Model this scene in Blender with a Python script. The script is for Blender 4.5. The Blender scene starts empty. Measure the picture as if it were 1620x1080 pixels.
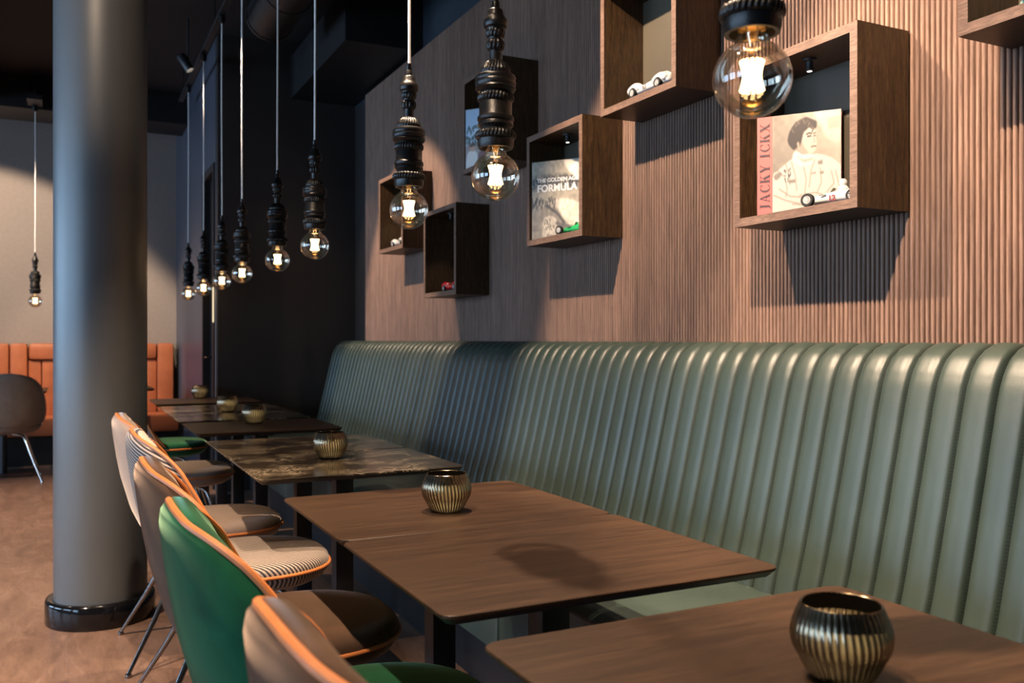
import bpy, bmesh, math, random
import numpy as np
from math import sin, cos, pi, radians, sqrt, exp
from mathutils import Vector, Matrix
random.seed(7)
rng = np.random.default_rng(5)
SC = bpy.context.scene
COL = SC.collection

# ------------------------------------------------------------------ helpers
class MB:
    """collects geometry for one mesh"""
    def __init__(s):
        s.v, s.f, s.m, s.uv = [], [], [], {}
    def add(s, vs, fs, mi=0):
        o = len(s.v)
        s.v += [tuple(p) for p in vs]
        for f in fs:
            s.f.append(tuple(o + i for i in f)); s.m.append(mi)
        return o
    def box(s, x0, x1, y0, y1, z0, z1, mi=0, bev=0.0):
        if bev <= 0:
            vs = [(x, y, z) for z in (z0, z1) for y in (y0, y1) for x in (x0, x1)]
            fs = [(0, 2, 3, 1), (4, 5, 7, 6), (0, 1, 5, 4), (2, 6, 7, 3), (0, 4, 6, 2), (1, 3, 7, 5)]
            s.add(vs, fs, mi)
        else:
            bm = bmesh.new()
            bmesh.ops.create_cube(bm, size=1)
            for v in bm.verts:
                v.co = Vector(((x0 + x1) / 2 + v.co.x * (x1 - x0), (y0 + y1) / 2 + v.co.y * (y1 - y0), (z0 + z1) / 2 + v.co.z * (z1 - z0)))
            bmesh.ops.bevel(bm, geom=bm.edges[:], offset=bev, segments=2, profile=0.6, affect='EDGES')
            s.bm(bm, mi)
    def bm(s, bm, mi=0):
        bm.verts.index_update()
        s.add([v.co[:] for v in bm.verts], [[v.index for v in f.verts] for f in bm.faces], mi); bm.free()
    def grid(s, rows, closed_u=False, closed_v=False, mi=0, flip=False):
        n, m = len(rows), len(rows[0])
        vs = [p for r in rows for p in r]
        fs = []
        for i in range(n if closed_v else n - 1):
            for j in range(m if closed_u else m - 1):
                a, b = i * m + j, i * m + (j + 1) % m
                c, d = ((i + 1) % n) * m + (j + 1) % m, ((i + 1) % n) * m + j
                fs.append((a, d, c, b) if flip else (a, b, c, d))
        return s.add(vs, fs, mi)
    def lathe(s, prof, n=32, cx=0, cy=0, cz=0, cap0=False, cap1=False, rmod=None, mi=0):
        rows = []
        for k, (r, z) in enumerate(prof):
            rows.append([(cx + (r + (rmod(2 * pi * j / n, z, k) if rmod else 0)) * cos(2 * pi * j / n),
                          cy + (r + (rmod(2 * pi * j / n, z, k) if rmod else 0)) * sin(2 * pi * j / n), cz + z) for j in range(n)])
        o = s.grid(rows, closed_u=True, mi=mi)
        if cap0: s.f.append(tuple(o + j for j in reversed(range(n)))); s.m.append(mi)
        if cap1: s.f.append(tuple(o + (len(prof) - 1) * n + j for j in range(n))); s.m.append(mi)
    def tube(s, pts, r, n=10, caps=True, mi=0, closed=False):
        pts = [Vector(p) for p in pts]
        N = len(pts)
        rr = r if hasattr(r, '__len__') else [r] * N
        t0 = (pts[1] - pts[0]).normalized()
        up = Vector((0, 0, 1)) if abs(t0.z) < .9 else Vector((1, 0, 0))
        nrm = t0.cross(up).normalized()
        rows = []
        for i in range(N):
            if closed: t = (pts[(i + 1) % N] - pts[i - 1]).normalized()
            else: t = (pts[min(i + 1, N - 1)] - pts[max(i - 1, 0)]).normalized()
            nrm = (nrm - t * nrm.dot(t)).normalized()
            b = t.cross(nrm)
            rows.append([tuple(pts[i] + (nrm * cos(2 * pi * j / n) + b * sin(2 * pi * j / n)) * rr[i]) for j in range(n)])
        o = s.grid(rows, closed_u=True, closed_v=closed, mi=mi)
        if caps and not closed:
            s.f.append(tuple(o + j for j in reversed(range(n)))); s.m.append(mi)
            s.f.append(tuple(o + (N - 1) * n + j for j in range(n))); s.m.append(mi)
    def build(s, name, mats, parent=None, smooth=True, angle=40, loc=None, normals=True):
        me = bpy.data.meshes.new(name)
        me.from_pydata(s.v, [], s.f)
        for m in (mats if isinstance(mats, (list, tuple)) else [mats]):
            me.materials.append(m)
        me.polygons.foreach_set('material_index', s.m)
        if normals:
            bm = bmesh.new(); bm.from_mesh(me)
            bmesh.ops.remove_doubles(bm, verts=bm.verts, dist=1e-6)
            bmesh.ops.recalc_face_normals(bm, faces=bm.faces)
            bm.to_mesh(me); bm.free()
        if smooth:
            me.polygons.foreach_set('use_smooth', [True] * len(me.polygons))
            me.set_sharp_from_angle(angle=radians(angle))
        o = bpy.data.objects.new(name, me); COL.objects.link(o)
        if parent: o.parent = parent
        if loc: o.location = loc
        return o

def tag(o, label=None, cat=None, group=None, kind=None):
    if label: o['label'] = label
    if cat: o['category'] = cat
    if group: o['group'] = group
    if kind: o['kind'] = kind
    return o
def thing(name, loc, label, cat, group=None, rz=0.0, kind=None):
    o = bpy.data.objects.new(name, None); COL.objects.link(o)
    o.location = loc; o.rotation_euler = (0, 0, rz); o.empty_display_size = .1
    return tag(o, label, cat, group, kind)
def copy_tree(o, parent=None):
    c = o.copy(); COL.objects.link(c)
    if parent: c.parent = parent
    for ch in list(o.children): copy_tree(ch, c)
    return c

# ------------------------------------------------------------------ materials
def new_mat(name):
    m = bpy.data.materials.new(name); m.use_nodes = True
    nt = m.node_tree; nt.nodes.clear()
    out = nt.nodes.new('ShaderNodeOutputMaterial')
    return m, nt, out
class NT:
    def __init__(s, nt): s.nt = nt
    def n(s, t, **kw):
        nd = s.nt.nodes.new(t)
        for k, v in kw.items():
            if k.startswith('i_'):
                nd.inputs[k[2:].replace('_', ' ')].default_value = v
            else: setattr(nd, k, v)
        return nd
    def l(s, a, b): s.nt.links.new(a, b)
    def coords(s, scale=(1, 1, 1), kind='Object', rot=(0, 0, 0)):
        tc = s.n('ShaderNodeTexCoord'); mp = s.n('ShaderNodeMapping')
        mp.inputs['Scale'].default_value = scale; mp.inputs['Rotation'].default_value = rot
        s.l(tc.outputs[kind], mp.inputs['Vector']); return mp.outputs['Vector']
    def noise(s, vec, scale, detail=4, rough=.55, dist=0.0):
        nd = s.n('ShaderNodeTexNoise'); nd.inputs['Scale'].default_value = scale
        nd.inputs['Detail'].default_value = detail; nd.inputs['Roughness'].default_value = rough; nd.inputs['Distortion'].default_value = dist
        s.l(vec, nd.inputs['Vector']); return nd.outputs['Fac']
    def ramp(s, fac, stops):
        r = s.n('ShaderNodeValToRGB'); e = r.color_ramp.elements
        while len(e) < len(stops): e.new(.5)
        for k, (p, c) in enumerate(stops): e[k].position = p; e[k].color = (*c, 1) if len(c) == 3 else c
        s.l(fac, r.inputs['Fac']); return r.outputs['Color']
    def math(s, op, a, b=None, c=None):
        nd = s.n('ShaderNodeMath', operation=op)
        for k, x in enumerate((a, b, c)):
            if x is None: continue
            if isinstance(x, (int, float)): nd.inputs[k].default_value = x
            else: s.l(x, nd.inputs[k])
        return nd.outputs[0]
    def mix(s, fac, a, b, mode='MIX'):
        nd = s.n('ShaderNodeMix', data_type='RGBA', blend_type=mode)
        for k, x in ((0, fac), (6, a), (7, b)):
            if isinstance(x, (int, float)): nd.inputs[k].default_value = x
            elif isinstance(x, tuple): nd.inputs[k].default_value = (*x, 1)
            else: s.l(x, nd.inputs[k])
        return nd.outputs[2]
    def bump(s, h, strength=.3, dist=.01):
        b = s.n('ShaderNodeBump'); b.inputs['Strength'].default_value = strength; b.inputs['Distance'].default_value = dist
        s.l(h, b.inputs['Height']); return b.outputs['Normal']
    def bsdf(s, out, color=None, rough=.5, metal=0, normal=None, **kw):
        b = s.n('ShaderNodeBsdfPrincipled')
        for k, x in (('Base Color', color), ('Roughness', rough), ('Metallic', metal), ('Normal', normal)):
            if x is None: continue
            if isinstance(x, tuple): b.inputs[k].default_value = (*x, 1)
            elif isinstance(x, (int, float)): b.inputs[k].default_value = x
            else: s.l(x, b.inputs[k])
        for k, x in kw.items():
            k = k.replace('_', ' ')
            if isinstance(x, tuple): b.inputs[k].default_value = (*x, 1)
            elif isinstance(x, (int, float)): b.inputs[k].default_value = x
            else: s.l(x, b.inputs[k])
        s.l(b.outputs[0], out.inputs['Surface']); return b
def plain(name, color, rough=.5, metal=0, noise=0.0, nscale=8, bump=0, **kw):
    m, nt, out = new_mat(name); T = NT(nt)
    col = color; nrm = None
    v = T.coords()
    nf = T.noise(v, nscale, 5)
    if noise:
        a = tuple(max(0, c * (1 - noise)) for c in color); b = tuple(min(1, c * (1 + noise)) for c in color)
        col = T.ramp(nf, [(.3, a), (.7, b)])
    if bump: nrm = T.bump(T.noise(v, nscale * 6, 4), bump, .002)
    T.bsdf(out, col, rough, metal, nrm, **kw)
    return m
def emit(name, color, strength):
    m, nt, out = new_mat(name); T = NT(nt)
    e = T.n('ShaderNodeEmission'); e.inputs['Color'].default_value = (*color, 1); e.inputs['Strength'].default_value = strength
    T.l(e.outputs[0], out.inputs['Surface']); return m
def wood(name, dark, light, grain=(40, 40, 2.5), rough=.5, scale=1.0, pores=.4, bump=.15, spec=.35):
    m, nt, out = new_mat(name); T = NT(nt)
    v = T.coords(tuple(g * scale for g in grain))
    f1 = T.noise(v, 1.0, 6, .6, .3)
    v2 = T.coords(tuple(g * scale * 4 for g in grain))
    f2 = T.noise(v2, 1.0, 3, .7)
    base = T.ramp(f1, [(.28, dark), (.72, light)])
    pf = T.ramp(f2, [(.35, (1 - pores,) * 3), (.55, (1, 1, 1)), (.78, (1 + pores * .9,) * 3)])
    col = T.mix(1.0, base, pf, 'MULTIPLY')
    T.bsdf(out, col, rough, 0, T.bump(f2, bump, .001), Specular_IOR_Level=spec)
    return m
def velvet(name, color, sheen=(1, 1, 1), sw=.9, srough=.35, var=.35):
    m, nt, out = new_mat(name); T = NT(nt)
    v = T.coords()
    f = T.noise(v, 7, 3, .5, .6)
    a = tuple(c * (1 - var) for c in color); b = tuple(min(1, c * (1 + var)) for c in color)
    col = T.ramp(f, [(.3, a), (.7, b)])
    fine = T.noise(v, 900, 2)
    T.bsdf(out, col, .85, 0, T.bump(fine, .25, .001), Sheen_Weight=sw, Sheen_Roughness=srough, Sheen_Tint=sheen, Specular_IOR_Level=.15)
    return m

M = {}
# slatted oak cladding: tint changes board by board, long vertical grain
def m_slats():
    m, nt, out = new_mat('reeded_oak'); T = NT(nt)
    tc = T.n('ShaderNodeTexCoord'); sep = T.n('ShaderNodeSeparateXYZ'); T.l(tc.outputs['Object'], sep.inputs[0])
    pid = T.math('FLOOR', T.math('DIVIDE', sep.outputs['Y'], .62))
    wn = T.n('ShaderNodeTexWhiteNoise', noise_dimensions='1D'); T.l(pid, wn.inputs['W'])
    rid = T.math('FLOOR', T.math('DIVIDE', sep.outputs['Y'], .0168))
    wn2 = T.n('ShaderNodeTexWhiteNoise', noise_dimensions='1D'); T.l(rid, wn2.inputs['W'])
    g = T.noise(T.coords((60, 140, 5)), 1, 6, .65, .4)
    base = T.ramp(g, [(.25, (.078, .045, .032)), (.5, (.165, .098, .070)), (.8, (.27, .168, .122))])
    k = T.math('MULTIPLY_ADD', wn.outputs['Value'], .42, .74)
    k2 = T.math('MULTIPLY', k, T.math('MULTIPLY_ADD', wn2.outputs['Value'], .24, .88))
    comb = T.n('ShaderNodeCombineColor'); 
    for i in range(3): T.l(k2, comb.inputs[i])
    col = T.mix(1.0, base, comb.outputs[0], 'MULTIPLY')
    T.bsdf(out, col, .55, 0, T.bump(g, .25, .001), Specular_IOR_Level=.3)
    return m
M['slats'] = m_slats()
M['box_wood'] = wood('smoked_oak_veneer', (.024, .013, .006), (.072, .040, .018), (90, 90, 7), .42, pores=.55)
M['box_edge'] = wood('oak_edge_band', (.095, .056, .040), (.175, .110, .080), (70, 8, 70), .5, pores=.35)
M['box_back'] = plain('box_back_board', (.06, .05, .034), .5, noise=.15, nscale=3)
M['table_wood'] = wood('table_oak', (.028, .0136, .0068), (.060, .0310, .0162), (3.0, 46, 46), .42, pores=.34, bump=.06, spec=.30)
M['table_edge'] = plain('table_edge', (.10, .055, .032), .4, noise=.2)
M['black_metal'] = plain('black_powder_coat', (.010, .010, .012), .45, noise=.2, nscale=30)
M['cast_black'] = plain('oiled_black_casting', (.010, .009, .0085), .33, .35, noise=.4, nscale=60, bump=.2)
M['chrome'] = plain('chrome', (.62, .60, .58), .14, 1.0)
M['dark_chrome'] = plain('black_chrome', (.26, .25, .25), .18, 1.0)
M['cord'] = plain('pale_textile_cord', (.86, .83, .80), .8, noise=.25, nscale=300)
M['brass'] = plain('brass', (.75, .45, .15), .3, 1.0)
M['black'] = plain('black_paint', (.0028, .003, .004), .55, noise=.3)
M['ceiling'] = plain('black_ceiling_paint', (.003, .003, .004), .8, noise=.3)
M['upper_wall'] = plain('midnight_paint', (.012, .020, .030), .6, noise=.2)
M['dark_wall'] = plain('charcoal_wall', (.022, .019, .019), .5, noise=.12, nscale=3)
M['side_wall'] = plain('slate_satin_wall', (.060, .070, .095), .38, noise=.08, nscale=2)
M['far_wall'] = plain('warm_grey_wallcovering', (.26, .23, .21), .75, noise=.06, nscale=30)
M['white_wall'] = plain('grey_paint', (.16, .15, .14), .8, noise=.05)
M['column'] = plain('column_grey_paint', (.088, .093, .096), .42, noise=.08, nscale=2.0, Specular_IOR_Level=.75)
M['gloss_black'] = plain('gloss_black_plinth', (.005, .005, .006), .10)
M['orange_leather'] = plain('cognac_leather', (.42, .135, .060), .38, noise=.14, nscale=6, bump=.06)
M['piping'] = plain('orange_leather_piping', (.62, .20, .055), .45, noise=.12, nscale=30)
M['grey_leather'] = plain('dark_grey_upholstery', (.21, .185, .165), .6, noise=.12, nscale=12, Sheen_Weight=.2)
M['velvet_green'] = velvet('green_velvet', (.006, .078, .032), (.55, .95, .62), 1.0, .36, .5)
M['velvet_brown'] = velvet('brown_velvet', (.088, .048, .029), (1, .77, .62), .85, .36, .45)
M['velvet_taupe'] = velvet('taupe_velvet', (.34, .25, .20), (1, .9, .82), 1.0, .4, .12)
M['paper'] = plain('book_pages', (.75, .70, .60), .8)
M['steel_trim'] = plain('grey_trim', (.12, .12, .125), .5)

def m_pinstripe(nm, vec):
    m, nt, out = new_mat(nm); T = NT(nt)
    tc = T.n('ShaderNodeTexCoord'); dp = T.n('ShaderNodeVectorMath', operation='DOT_PRODUCT')
    T.l(tc.outputs['Object'], dp.inputs[0]); dp.inputs[1].default_value = vec
    w = T.math('SINE', T.math('MULTIPLY', dp.outputs['Value'], 2 * pi / .0105))
    wob = T.noise(T.coords(), 12, 2)
    w2 = T.math('ADD', w, T.math('MULTIPLY', wob, .4))
    f = T.n('ShaderNodeMapRange'); f.inputs[1].default_value = -.25; f.inputs[2].default_value = .55; T.l(w2, f.inputs[0])
    col = T.mix(f.outputs[0], (.045, .040, .045), (.50, .40, .33))
    T.bsdf(out, col, .8, 0, T.bump(w, .2, .002), Sheen_Weight=.25, Sheen_Roughness=.4, Specular_IOR_Level=.2)
    return m
M['pinstripe'] = m_pinstripe('pinstripe_weave', (.4, -.2, 1.0)); M['pinstripe_seat'] = m_pinstripe('pinstripe_seat_weave', (.62, .75, .35))

def m_green_leather():
    m, nt, out = new_mat('sage_green_leather'); T = NT(nt)
    v = T.coords()
    blot = T.noise(v, 3.5, 4, .55, .4)
    col = T.ramp(blot, [(.3, (.016, .029, .023)), (.7, (.026, .042, .034))])
    fine = T.noise(v, 260, 3)
    uv = T.n('ShaderNodeUVMap'); sep = T.n('ShaderNodeSeparateXYZ'); T.l(uv.outputs[0], sep.inputs[0])
    fr = T.math('FRACT', sep.outputs['X'])
    d = T.math('ABSOLUTE', T.math('SUBTRACT', fr, .5))
    near = T.math('GREATER_THAN', d, .435)
    st = T.math('GREATER_THAN', T.math('SINE', T.math('MULTIPLY', sep.outputs['Y'], 2 * pi / .0085)), -.1)
    mask = T.math('MULTIPLY', near, st)
    side = T.math('LESS_THAN', fr, .5)
    mask = T.math('MULTIPLY', mask, side)
    col2 = T.mix(T.math('MULTIPLY', mask, .8), col, (.010, .014, .011))
    h = T.math('ADD', T.math('MULTIPLY', fine, .25), T.math('MULTIPLY', mask, .6))
    wr = T.noise(T.coords((6, 18, 5)), 2, 3)
    h2 = T.math('ADD', h, T.math('MULTIPLY', wr, 1.2))
    T.bsdf(out, col2, .45, 0, T.bump(h2, .20, .004), Specular_IOR_Level=.68)
    return m
M['green_leather'] = m_green_leather()

def m_marble():
    m, nt, out = new_mat('dark_emperador_stone'); T = NT(nt)
    v = T.coords()
    base = T.ramp(T.noise(v, 5, 6, .6, .6), [(.3, (.012, .009, .006)), (.75, (.045, .032, .020))])
    r = T.noise(v, 17, 9, .68, 2.0)
    vein = T.math('SUBTRACT', 1.0, T.math('MULTIPLY', T.math('ABSOLUTE', T.math('SUBTRACT', r, .5)), 19))
    vein = T.math('MAXIMUM', vein, 0.0)
    gate = T.ramp(T.noise(v, 4, 3), [(.47, (0, 0, 0)), (.60, (1, 1, 1))])
    vv = T.math('MULTIPLY', vein, gate)
    col = T.mix(T.math('MULTIPLY', vv, .8), base, (.50, .40, .27))
    T.bsdf(out, col, .16, 0, Specular_IOR_Level=.55)
    return m
M['marble'] = m_marble()

def m_floor():
    m, nt, out = new_mat('brown_plank_floor'); T = NT(nt)
    v = T.coords(rot=(0, 0, radians(90)))
    br = T.n('ShaderNodeTexBrick'); T.l(v, br.inputs['Vector'])
    br.inputs['Scale'].default_value = 1; br.inputs['Brick Width'].default_value = .9; br.inputs['Row Height'].default_value = .42
    br.inputs['Mortar Size'].default_value = .0012; br.inputs['Mortar Smooth'].default_value = .3
    br.inputs['Color1'].default_value = (.90, .90, .90, 1); br.inputs['Color2'].default_value = (1.08, 1.08, 1.08, 1); br.inputs['Mortar'].default_value = (.72, .72, .72, 1)
    g = T.noise(T.coords((7, 2.2, 1)), 1.3, 8, .68, 1.2)
    g2 = T.noise(T.coords((60, 14, 1)), 1, 5, .7, .5)
    base = T.ramp(g, [(.28, (.115, .066, .046)), (.55, (.190, .115, .082)), (.78, (.27, .175, .130))])
    spk = T.ramp(g2, [(.3, (.78, .78, .78)), (.7, (1.15, 1.15, 1.15))])
    col = T.mix(1, T.mix(1, base, spk, 'MULTIPLY'), br.outputs['Color'], 'MULTIPLY')
    T.bsdf(out, col, .42, 0, T.bump(g2, .08, .002), Specular_IOR_Level=.4)
    return m
M['floor'] = m_floor()

def m_bulb():
    m, nt, out = new_mat('clear_bulb_glass'); T = NT(nt)
    tr = T.n('ShaderNodeBsdfTransparent'); tr.inputs['Color'].default_value = (.98, .925, .83, 1)
    gl = T.n('ShaderNodeBsdfGlossy'); gl.inputs['Roughness'].default_value = .02; gl.inputs['Color'].default_value = (1, 1, 1, 1)
    fr = T.n('ShaderNodeFresnel'); fr.inputs['IOR'].default_value = 1.55
    mx = T.n('ShaderNodeMixShader')
    f = T.math('MINIMUM', T.math('MULTIPLY', fr.outputs[0], 1.5), .7)
    T.l(f, mx.inputs[0]); T.l(tr.outputs[0], mx.inputs[1]); T.l(gl.outputs[0], mx.inputs[2])
    T.l(mx.outputs[0], out.inputs['Surface']); return m
M['bulb'] = m_bulb()
M['filament'] = emit('glowing_filament', (1.0, .66, .30), 16)
M['lens'] = emit('spot_lens_glow', (1.0, .86, .68), 14)
M['dot'] = emit('tiny_led', (1.0, .92, .8), 5)
M['stripglow'] = emit('warm_light_strip', (1.0, .80, .50), 1.1)
def m_bowl():
    m, nt, out = new_mat('smoked_gold_glass'); T = NT(nt)
    g = T.n('ShaderNodeBsdfPrincipled'); g.inputs['Base Color'].default_value = (.20, .16, .11, 1); g.inputs['Metallic'].default_value = 1; g.inputs['Roughness'].default_value = .2
    # thin clear flutes between thick dark ridges let the tea light glow through
    tc = T.n('ShaderNodeTexCoord'); sep = T.n('ShaderNodeSeparateXYZ'); T.l(tc.outputs['Object'], sep.inputs[0])
    an = T.math('ADD', T.math('ARCTAN2', sep.outputs['Y'], sep.outputs['X']), T.math('MULTIPLY', sep.outputs['Z'], 1.5))
    w = T.math('POWER', T.math('ABSOLUTE', T.math('COSINE', T.math('MULTIPLY', an, 22.0))), 1.6)
    lw = T.n('ShaderNodeLayerWeight'); lw.inputs['Blend'].default_value = .5
    f = T.math('POWER', T.math('SUBTRACT', 1.0, lw.outputs['Facing']), 5.0)
    t = T.n('ShaderNodeBsdfTranslucent'); t.inputs['Color'].default_value = (.9, .72, .42, 1)
    mx = T.n('ShaderNodeMixShader')
    T.l(T.math('MULTIPLY', T.math('MULTIPLY', f, w), .42), mx.inputs[0])
    T.l(g.outputs[0], mx.inputs[1]); T.l(t.outputs[0], mx.inputs[2]); T.l(mx.outputs[0], out.inputs['Surface']); return m
M['bowl'] = m_bowl()
M['flame'] = emit('candle_flame', (1.0, .62, .22), 8)
M['bowl_in'] = plain('bowl_inside', (.004, .003, .002), .6, Specular_IOR_Level=0.0)
M['wax'] = plain('candle_wax', (.7, .62, .5), .6)
def col_attr(name, rough=.45):
    m, nt, out = new_mat(name); T = NT(nt)
    a = T.n('ShaderNodeVertexColor'); a.layer_name = 'print'
    T.bsdf(out, a.outputs['Color'], rough); return m
M['print'] = col_attr('printed_jacket')
def flat(name, c, rough=.45, metal=0): 
    return plain(name, c, rough, metal)
M['spine_red'] = flat('salmon_red_cloth', (.33, .085, .072)); M['ink'] = flat('dark_ink', (.035, .015, .014)); M['ink_white'] = flat('white_ink', (.50, .49, .46))
M['deep_red'] = flat('deep_red_card', (.16, .015, .012), .4)
M['c_white'] = plain('white_model_paint', (.50, .49, .47), .2, Coat_Weight=.6); M['c_red'] = plain('red_model_paint', (.62, .012, .025), .2, Coat_Weight=.6)
M['c_green'] = plain('green_model_paint', (.02, .30, .09), .2, Coat_Weight=.6)
M['silver'] = flat('silver_rim', (.45, .44, .42), .45, .3); M['tyre'] = flat('rubber', (.006, .006, .006), .8); M['dark_grey'] = flat('dark_grey_plastic', (.03, .03, .03), .4); M['pale_green'] = flat('pale_green_card', (.36, .60, .50), .5)

# ------------------------------------------------------------------ camera
cam = bpy.data.cameras.new('camera'); co = bpy.data.objects.new('camera', cam); COL.objects.link(co)
co.location = (0, 0, 1.2); co.rotation_euler = (radians(90), 0, -radians(26.4577))
cam.sensor_width = 36; cam.lens = 1410 / 1620 * 36; cam.shift_y = -2.7 / 1620
cam.clip_start = .05; cam.clip_end = 60
cam.dof.use_dof = True; cam.dof.focus_distance = 2.35; cam.dof.aperture_fstop = 4.5
SC.camera = co

# ------------------------------------------------------------------ setting
XW, ZP = 2.10, 3.13          # face of the reeded cladding, its top
def struct(name, mb, mat, parent=None, **kw):
    o = mb.build(name, mat, parent, **kw)
    if not parent: o['kind'] = 'structure'
    return o
b = MB(); b.box(-6.7, 2.7, -2.6, 10.6, -.10, 0); struct('floor', b, M['floor'], smooth=False)
b = MB(); b.box(-6.7, 2.7, -2.6, 10.6, 3.6, 3.7); struct('ceiling', b, M['ceiling'], smooth=False)
# reeded wall
b = MB()
pitch, y = .0168, -2.5
prof = []
while y < 6.84 - pitch:
    for (dy, dx) in ((0, .003), (.0038, .003), (.0044, -.0035), (.0064, -.0068), (.0104, -.0078), (.0142, -.0068), (.0162, -.0035)):
        prof.append((y + dy, XW + .008 + dx))
    y += pitch
prof += [(6.84, XW + .008), (6.84, XW + .06)]
b.grid([[(x, yy, 0.0) for yy, x in prof], [(x, yy, ZP) for yy, x in prof]])
b.add([(XW + .06, -2.5, ZP), (XW, -2.5, ZP), (XW, 6.84, ZP), (XW + .06, 6.84, ZP)], [(0, 1, 2, 3)])
struct('wall_right', b, M['slats'], angle=75)
b = MB(); b.box(XW + .06, 2.7, -2.6, 7.3, ZP, 3.6); struct('wall_upper', b, M['upper_wall'], smooth=False)
b = MB(); b.box(XW + .06, 2.7, -2.6, 7.3, 0, ZP); struct('wall_corner', b, M['dark_wall'], smooth=False)
b = MB(); b.box(1.05, 2.7, 7.3, 7.42, 0, 3.6)
struct('wall_back', b, M['dark_wall'], smooth=False)
b = MB(); b.box(1.05, 1.2, 7.42, 7.46, 0, 3.6); b.box(1.05, 1.2, 8.12, 10.3, 0, 3.6); b.box(1.05, 1.2, 7.46, 8.12, 2.62, 3.6)
struct('wall_side', b, M['side_wall'], smooth=False)
b = MB(); b.box(-6.7, 1.2, 10.3, 10.5, 0, 3.6); struct('wall_far', b, M['far_wall'], smooth=False)
b = MB(); b.box(-6.7, 2.7, -2.6, -2.45, 0, 3.6); struct('wall_front', b, M['white_wall'], smooth=False)
# left wall with three big windows, a fourth added for banquette reflections
wins = [(-2.2, .2), (1.0, 3.4), (4.2, 6.6), (7.3, 9.7)]
XL = -6.5
b = MB()
b.box(-6.7, -6.5, -2.45, 10.3, 0, .80); b.box(-6.7, -6.5, -2.45, 10.3, 3.0, 3.6)
ys = [-2.45] + [q for w in wins for q in w] + [10.3]
for k in range(0, len(ys), 2): b.box(-6.7, -6.5, ys[k], ys[k + 1], .80, 3.0)
struct('wall_left', b, M['white_wall'], smooth=False)
m, nt, out = new_mat('window_glass'); T = NT(nt)
tr = T.n('ShaderNodeBsdfTransparent'); gl = T.n('ShaderNodeBsdfGlossy'); gl.inputs['Roughness'].default_value = .02
fr = T.n('ShaderNodeFresnel'); mx = T.n('ShaderNodeMixShader'); T.l(fr.outputs[0], mx.inputs[0]); T.l(tr.outputs[0], mx.inputs[1]); T.l(gl.outputs[0], mx.inputs[2]); T.l(mx.outputs[0], out.inputs['Surface'])
M['pane'] = m
for k, (a, c) in enumerate(wins):
    w = bpy.data.objects.new('window_%d' % (k + 1), None); COL.objects.link(w); w.location = (-6.6, (a + c) / 2, .80); w['kind'] = 'structure'
    h = (c - a) / 2
    f = MB()
    for yy in (-h, -h / 3 * 1, h / 3, h - .06): f.box(-.05, .05, yy, yy + .06, 0, 2.2)
    for zz in (0, 2.14): f.box(-.05, .05, -h, h, zz, zz + .06)
    f.build('window_frame', M['black_metal'], w, smooth=False)
    f = MB(); f.box(-.006, .006, -h, h, 0, 2.2); f.build('window_pane', M['pane'], w, smooth=False)
# dark door recess in the side wall with a lit strip beside it
d1 = bpy.data.objects.new('door_1', None); COL.objects.link(d1); d1.location = (1.05, 7.79, 0); d1['kind'] = 'structure'
f = MB(); f.box(.05, .09, -.33, .33, 0, 2.62); f.build('door_leaf', M['black'], d1, smooth=False)
f = MB(); f.box(-.012, .10, -.345, -.29, 0, 2.62); f.box(-.012, .10, .29, .345, 0, 2.62); f.box(-.012, .10, -.29, .29, 2.56, 2.62); f.build('door_frame', M['black'], d1, smooth=False)
f = MB(); f.box(-.018, -.012, -.372, -.330, 1.34, 1.62); f.build('light_strip', M['stripglow'], d1, smooth=False)
f = MB(); f.tube([(.05, .22, 1.05), (.0, .22, 1.05), (.0, .10, 1.05)], .009, 8); f.build('door_handle', M['dark_chrome'], d1)
b = MB(); b.box(1.036, 1.05, 7.296, 7.34, 0, 1.78); struct('trim_1', b, M['steel_trim'], smooth=False)
# overhead black beams and duct
b = MB(); b.box(-6.4, 1.05, 9.2, 9.75, 3.30, 3.6); struct('beam', b, M['black'], smooth=False)
b = MB(); b.box(-1.4, -.62, -2.4, 9.2, 3.36, 3.6); o = struct('ceiling_panel', b, plain('grey_ceiling_panel', (.05, .05, .055), .7), smooth=False)
b = MB(); b.box(1.62, XW + .06, 5.7, 7.3, 3.16, 3.5); struct('trim_2', b, M['black'], smooth=False)
b = MB(); b.tube([(1.25, -2.4, 3.43), (1.25, 6.3, 3.43)], .16, 24)
for yy in np.arange(-2, 6.3, .55): b.tube([(1.25, yy, 3.43), (1.25, yy + .03, 3.43)], .166, 24)
tag(b.build('ventilation_duct', M['black']), 'round black ventilation duct running under the black ceiling', 'duct')

# round column
c = thing('column', (.127, 4.262, 0), 'round satin grey structural column with a glossy black ring at the floor', 'column', kind='structure')
b = MB(); b.lathe([(.186, .02), (.186, 3.6)], 96); b.build('column_shaft', M['column'], c)
b = MB(); b.lathe([(.186, .1), (.205, .104), (.214, .100), (.219, .090), (.219, .006), (.216, 0), (.186, 0)], 96); b.build('column_plinth', M['gloss_black'], c)

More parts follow.
